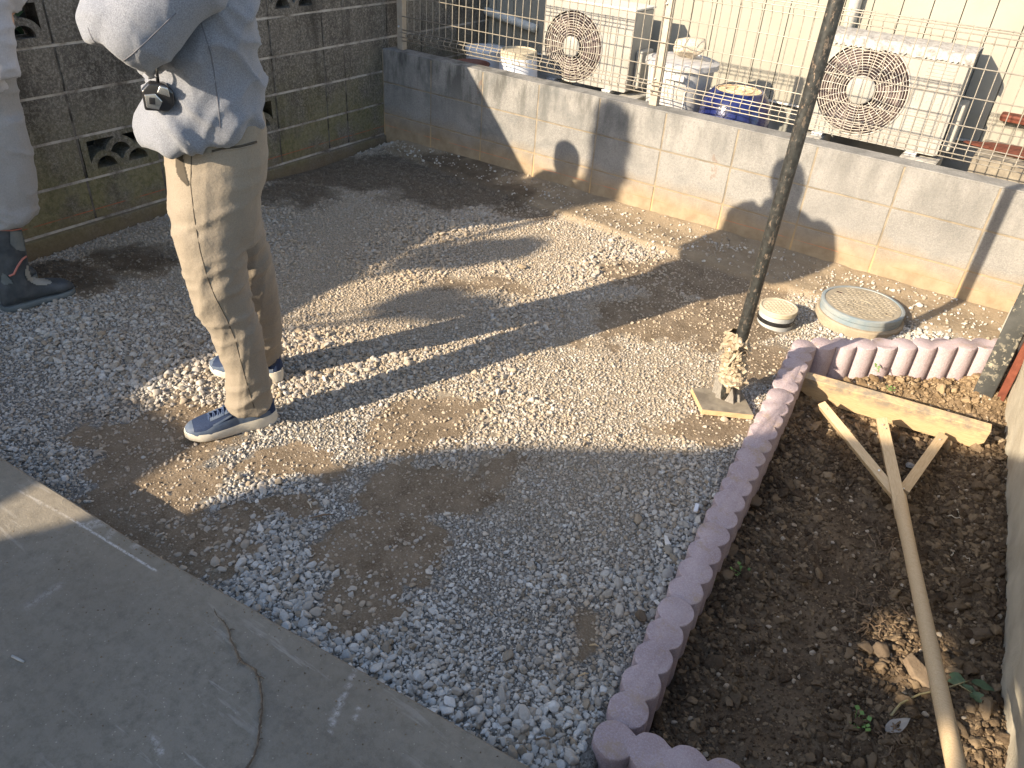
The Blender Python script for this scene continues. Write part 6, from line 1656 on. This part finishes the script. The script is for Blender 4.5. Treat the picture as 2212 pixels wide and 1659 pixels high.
def boot(toe, axis_s, w, ztop):
    toe = np.array(toe[:2]); hp = f2.P(axis_s, w, 0)[:2]; d = toe - hp; L1 = np.linalg.norm(d); d /= L1; heel = hp - d * .085; Lf = L1 + .085; nrm = np.array([-d[1], d[0]]); zg = gh(hp[0], hp[1]) + .004
    bt_ = empty('boot', (heel[0] - per.location.x, heel[1] - per.location.y, zg - per.location.z)); bt_.parent = per
    def PW(t, q, z): p = d * t * Lf + nrm * q; return (p[0], p[1], z)
    hw = lambda t: float(np.interp(t, [0, .08, .3, .5, .72, .88, .97, 1], [.014, .036, .042, .040, .052, .046, .028, .008]))
    ts = [0, .03, .08, .16, .3, .42, .55, .68, .78, .88, .94, .98, 1]
    ol = lambda sc, z: [PW(t, hw(t) * sc, z + .006 * max(0, (t - .8) / .2) ** 2) for t in ts] + [PW(t, -hw(t) * sc, z) for t in ts[::-1][1:-1]]
    o = MB().rings([ol(.96, 0), ol(1.06, .006), ol(1.06, .022), ol(1.0, .026)]).make('boot_sole', M['boot_slate'], bt_); autosmooth(o, 50)
    # foot + shaft as one remeshed body
    V, F = [], []
    tt_ = np.linspace(.02, .98, 22); R_ = []
    top = lambda t: float(np.interp(t, [0, .3, .45, .6, .75, .9, 1], [.13, .15, .125, .095, .078, .066, .036]))
    for t in tt_:
        R_.append([PW(t, hw(t) * math.copysign(abs(math.cos(a_)) ** .8, math.cos(a_)), .018 + (top(t) - .018) * (.5 + .5 * math.sin(a_)) if math.sin(a_) > 0 else .018 + (top(t) - .018) * .5 * (1 + math.sin(a_))) for a_ in np.linspace(0, 2 * math.pi, 20, endpoint=False)])
    b = MB().rings(R_)
    zt_ = ztop - zg; sh_ = []
    for z in np.linspace(.05, zt_, 8):
        r = float(np.interp(z, [.05, .14, zt_], [.048, .052, .072])); cx_ = .085 / Lf
        sh_.append([PW(cx_ + r * 1.12 * math.cos(a_) / Lf, r * math.sin(a_), z) for a_ in np.linspace(0, 2 * math.pi, 20, endpoint=False)])
    b.rings(sh_); me = remesh_union(b.V, b.F, .007, 6)
    shade(me, lambda p: noise.noise(Vector(p) * 11) + .5 * ridged(Vector(p), 9, (1, 1, 2), 3) * (p.z > .1), .003)
    link('boot_shell', me, M['boot'], bt_, True)
    bv = bvh_of(me, Vector(bt_.location) + Vector(per.location)); return bt_, bv
bt_, bv = boot(onz(163, 628, g2), f2.uv(20, 560, .03)[0], .03, -.25)
boot(f2.P(f2.uv(163, 628, .03)[0] - .12, -.20, 0), f2.uv(20, 560, .03)[0] - .12, -.17, -.25)
def bpatch(pts, name, mat, lift=.005):
    P = [hit(bv, u, v, lift) for u, v in pts]
    if any(p is None for p in P): P = [p for p in P if p is not None]
    if len(P) < 3: return
    # dense fill: grid of hits inside the outline, so the patch follows the boot
    us = [p[0] for p in pts]; vs_ = [p[1] for p in pts]
    def inside(x, y):
        c = False; n = len(pts); j = n - 1
        for i in range(n):
            xi, yi = pts[i]; xj, yj = pts[j]
            if (yi > y) != (yj > y) and x < (xj - xi) * (y - yi) / (yj - yi) + xi: c = not c
            j = i
        return c
    st_ = 2.5; g_ = {}; V = []; F = []
    nx_ = int((max(us) - min(us)) / st_) + 2; ny_ = int((max(vs_) - min(vs_)) / st_) + 2
    for i in range(nx_):
        for j in range(ny_):
            u, v = min(us) + i * st_, min(vs_) + j * st_
            if inside(u, v):
                h = hit(bv, u, v, lift)
                if h is not None: g_[i, j] = len(V); V.append(tuple(h))
    for (i, j) in g_:
        q = [(i, j), (i + 1, j), (i + 1, j + 1), (i, j + 1)]
        if all(k in g_ for k in q): F.append(tuple(g_[k] for k in q))
    if F:
        Mi = (Matrix.Translation(per.location) @ Matrix.Translation(bt_.location)).inverted(); link(name, mk([Mi @ Vector(v) for v in V], F), mat, bt_, True)
bpatch([(56, 572), (66, 566), (74, 580), (92, 598), (112, 606), (113, 613), (98, 618), (75, 616), (58, 606), (52, 590)], 'instep_patch', M['boot_grey'])
bpatch([(22, 500), (40, 500), (60, 500), (62, 540), (50, 545), (34, 540), (22, 528)], 'shaft_patch', M['boot_slate'])
bpatch([(4, 585), (22, 600), (30, 612), (10, 618), (0, 610)], 'heel_patch', M['boot_slate'])
def bline(pts, r, name):
    P = []
    for k in range(len(pts) - 1):
        for j in range(5):
            t_ = j / 5; h = hit(bv, pts[k][0] * (1 - t_) + pts[k + 1][0] * t_, pts[k][1] * (1 - t_) + pts[k + 1][1] * t_, .001)
            if h is not None: P.append(h)
    if len(P) > 2:
        Mi = (Matrix.Translation(per.location) @ Matrix.Translation(bt_.location)).inverted(); b = MB().tube([Mi @ p for p in P], r, 6); b.make(name, M['pink'], bt_, True)
bline([(0, 497), (25, 498), (52, 493)], .003, 'pink_piping'); bline([(20, 596), (30, 592), (38, 575), (48, 560), (62, 550)], .0045, 'pink_piping')

# ================================================================== UNSEEN SHADE CASTERS OUTSIDE THE FRAME, SOME ADDED FOR THEIR SHADOW
def back_to(p, zt=None, x=None):
    p = np.array(p, float)
    s = (zt - p[2]) / TAN if zt is not None else (p[0] - x) / hx
    return np.array([p[0] - hx * s, p[1] - hy * s, p[2] + TAN * s])
ZR_ = 1.5
edge = [(0, 1163, SLAB_Z), (115, 1138, SLAB_Z), (210, 1108, SLAB_Z), (398, 1103, -.668), (560, 1050, -.66), (700, 1015, -.655), (830, 985, -.65), (960, 970, -.648), (1100, 966, -.645), (1300, 972, -.64), (1500, 975, -.635), (1590, 962, -.632)]
E3 = [back_to(onz(u, v, z), ZR_) for u, v, z in edge]
bedE = [back_to(onz(u, v, -.70), ZR_) for u, v in [(1781, 939), (1959, 962), (2150, 985)]]
pts = [tuple(p[:2]) for p in E3 + bedE]
d0 = np.array(pts[0]) - np.array(pts[2]); d0 /= np.linalg.norm(d0); dl = np.array(pts[-1]) - np.array(pts[-3]); dl /= np.linalg.norm(dl)
loop = [tuple(np.array(pts[0]) + d0 * 3)] + pts + [tuple(np.array(pts[-1]) + dl * 3.5), (8.5, -10.2), (-5.5, -10.2)]
def hole(pix, z=-.70, onwall=False):
    out = []
    for u, v in pix:
        p = onz(u, v, z) if not onwall else onplane(u, v, (4.06, -2.3, -.6), (-1, -.105, -.12)); q = back_to(p, ZR_); out.append(tuple(q[:2]))
    return out
holes = [hole([(1838, 1350), (1895, 1325), (1950, 1335), (2035, 1370), (2065, 1440), (2010, 1500), (1930, 1510), (1868, 1455)]),
         hole([(2080, 1550), (2140, 1515), (2200, 1535), (2235, 1440), (2300, 1450), (2260, 1600), (2215, 1700), (2100, 1700), (2085, 1630)])]  # openings shaped to let sun patches fall on the bed and foundation
me = blob_curve([loop] + holes, ZR_ - .012, ZR_ + .012)
rf_ = empty('added_shade_roof', (2, -9, -.6)); tag(rf_, 'added unseen roof sheet behind the camera, outlined to shade the near ground', 'roof')  # added sheet, outline traced back from the shade edge on the ground
a = arr(me) - np.array(rf_.location); setarr(me, a); me.materials.clear(); link('roof_sheet', me, M['roofing'], rf_)
for (x_, y_) in ((-1.5, -10), (5.5, -10), (6.5, -6.0)): bbox('support_post', x_ - .04, x_ + .04, y_ - .04, y_ + .04, -.7, ZR_ - .013, M['gpost'], rf_, .004)
# unseen shed added beyond the old wall, height set by its shadow edge
zt_ = back_to((1.67, -2.9, -.665), x=0.0)
sh_ = empty('added_shade_shed', (-.8, -8.6, -.7)); tag(sh_, 'added unseen shed beyond the old block wall, sized to shade the left edge', 'shed')
bbox('shed_wall', -1.6, -.13, -10.5, zt_[1] + .1, -.7, zt_[2] - .03, M['siding'], sh_, .01); bbox('shed_roof', -1.7, -.02, -10.6, zt_[1] + .12, zt_[2] - .03, zt_[2] + .02, M['roofing'], sh_, .005)
# evergreen hedge behind the old wall near the corner, and a small tree further down
def foliage(name, blobs, n, leaf, parent, sd):
    r_ = np.random.default_rng(sd); V = []; F = []
    W_ = np.array([b_[3] ** 3 for b_ in blobs]); W_ /= W_.sum()
    for k in range(n):
        b_ = blobs[r_.choice(len(blobs), p=W_)]; d = r_.normal(size=3); d /= np.linalg.norm(d); rr = b_[3] * r_.random() ** .45; c = np.array(b_[:3]) + d * rr
        a1 = r_.normal(size=3); a1 /= np.linalg.norm(a1); a2 = np.cross(a1, r_.normal(size=3)); a2 /= np.linalg.norm(a2); L_ = leaf * r_.uniform(.6, 1.3)
        i = len(V); V += [c - a1 * L_, c - a2 * L_ * .45, c + a1 * L_, c + a2 * L_ * .45]; F.append((i, i + 1, i + 2, i + 3))
    o = wmesh('crown', V, F, M['hedge_leaf'], parent); o['kind'] = 'stuff'
hd_ = empty('evergreen_hedge', (-.7, -.6, -.66)); tag(hd_, 'tall evergreen hedge behind the old block wall at the far corner', 'hedge')
bl = [(-.68 + random.uniform(-.1, .1), -1.95 + i * .38, z, .36) for i in range(5) for z in (.2, .7, 1.2, 1.7, 2.2, 2.6)]
foliage('crown', bl, 15000, .055, hd_, 3)
for i in range(5): MB().tube([(-.7, -1.7 + i * .7, -.66), (-.68, -1.68 + i * .7, .6), (-.7, -1.7 + i * .7, 1.8)], [.03, .02, .01], 8).make('trunk', M['twig'], hd_, True, world=True)
FZ = [(1322, 262, .10), (1318, 310, .11), (1312, 360, .11), (1300, 405, .10), (1275, 420, .09)]
tr = empty('small_tree', (-1.1, -6.3, -.66)); tag(tr, 'small bushy tree behind the old block wall that dapples the gravel', 'tree')
bl = []
for (u, v, r_) in [(913, 655, .10), (985, 668, .08), (1110, 545, .10), (1040, 552, .12), (960, 560, .10), (1040, 668, .06)]:
    q = back_to(onz(u, v, -.64), x=-.5); bl.append((q[0], q[1], q[2], r_))
for (u, v, r_) in FZ:
    q = back_to(ony(u, v, 0), x=-.3); bl.append((q[0], q[1], q[2], r_))
foliage('crown', bl, 7500, .04, tr, 5)
b = MB(); base = Vector((-1.1, -6.3, -.66)); fork = Vector((-.8, -6.3, .7)); b.tube([base, (-.95, -6.35, .1), fork], [.05, .042, .035], 8)
for q in bl: b.tube([fork, (Vector(q[:3]) + fork) / 2 + Vector((0, 0, .05)), Vector(q[:3])], [.022, .014, .006], 6)
b.make('trunk', M['twig'], tr, True, world=True)

# dark boards added close behind the old wall to darken the pierced openings
bf = empty('added_dark_backing', (-.42, -3, -.66)); tag(bf, 'added dark board backing that darkens the openings of the pierced blocks', 'fence')
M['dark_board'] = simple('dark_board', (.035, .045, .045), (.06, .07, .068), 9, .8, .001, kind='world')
pm = MB().box(0, .02, -.096, .096, 0, 1.45).mesh(); bevel(pm, .003); pm.materials.append(M['dark_board'])
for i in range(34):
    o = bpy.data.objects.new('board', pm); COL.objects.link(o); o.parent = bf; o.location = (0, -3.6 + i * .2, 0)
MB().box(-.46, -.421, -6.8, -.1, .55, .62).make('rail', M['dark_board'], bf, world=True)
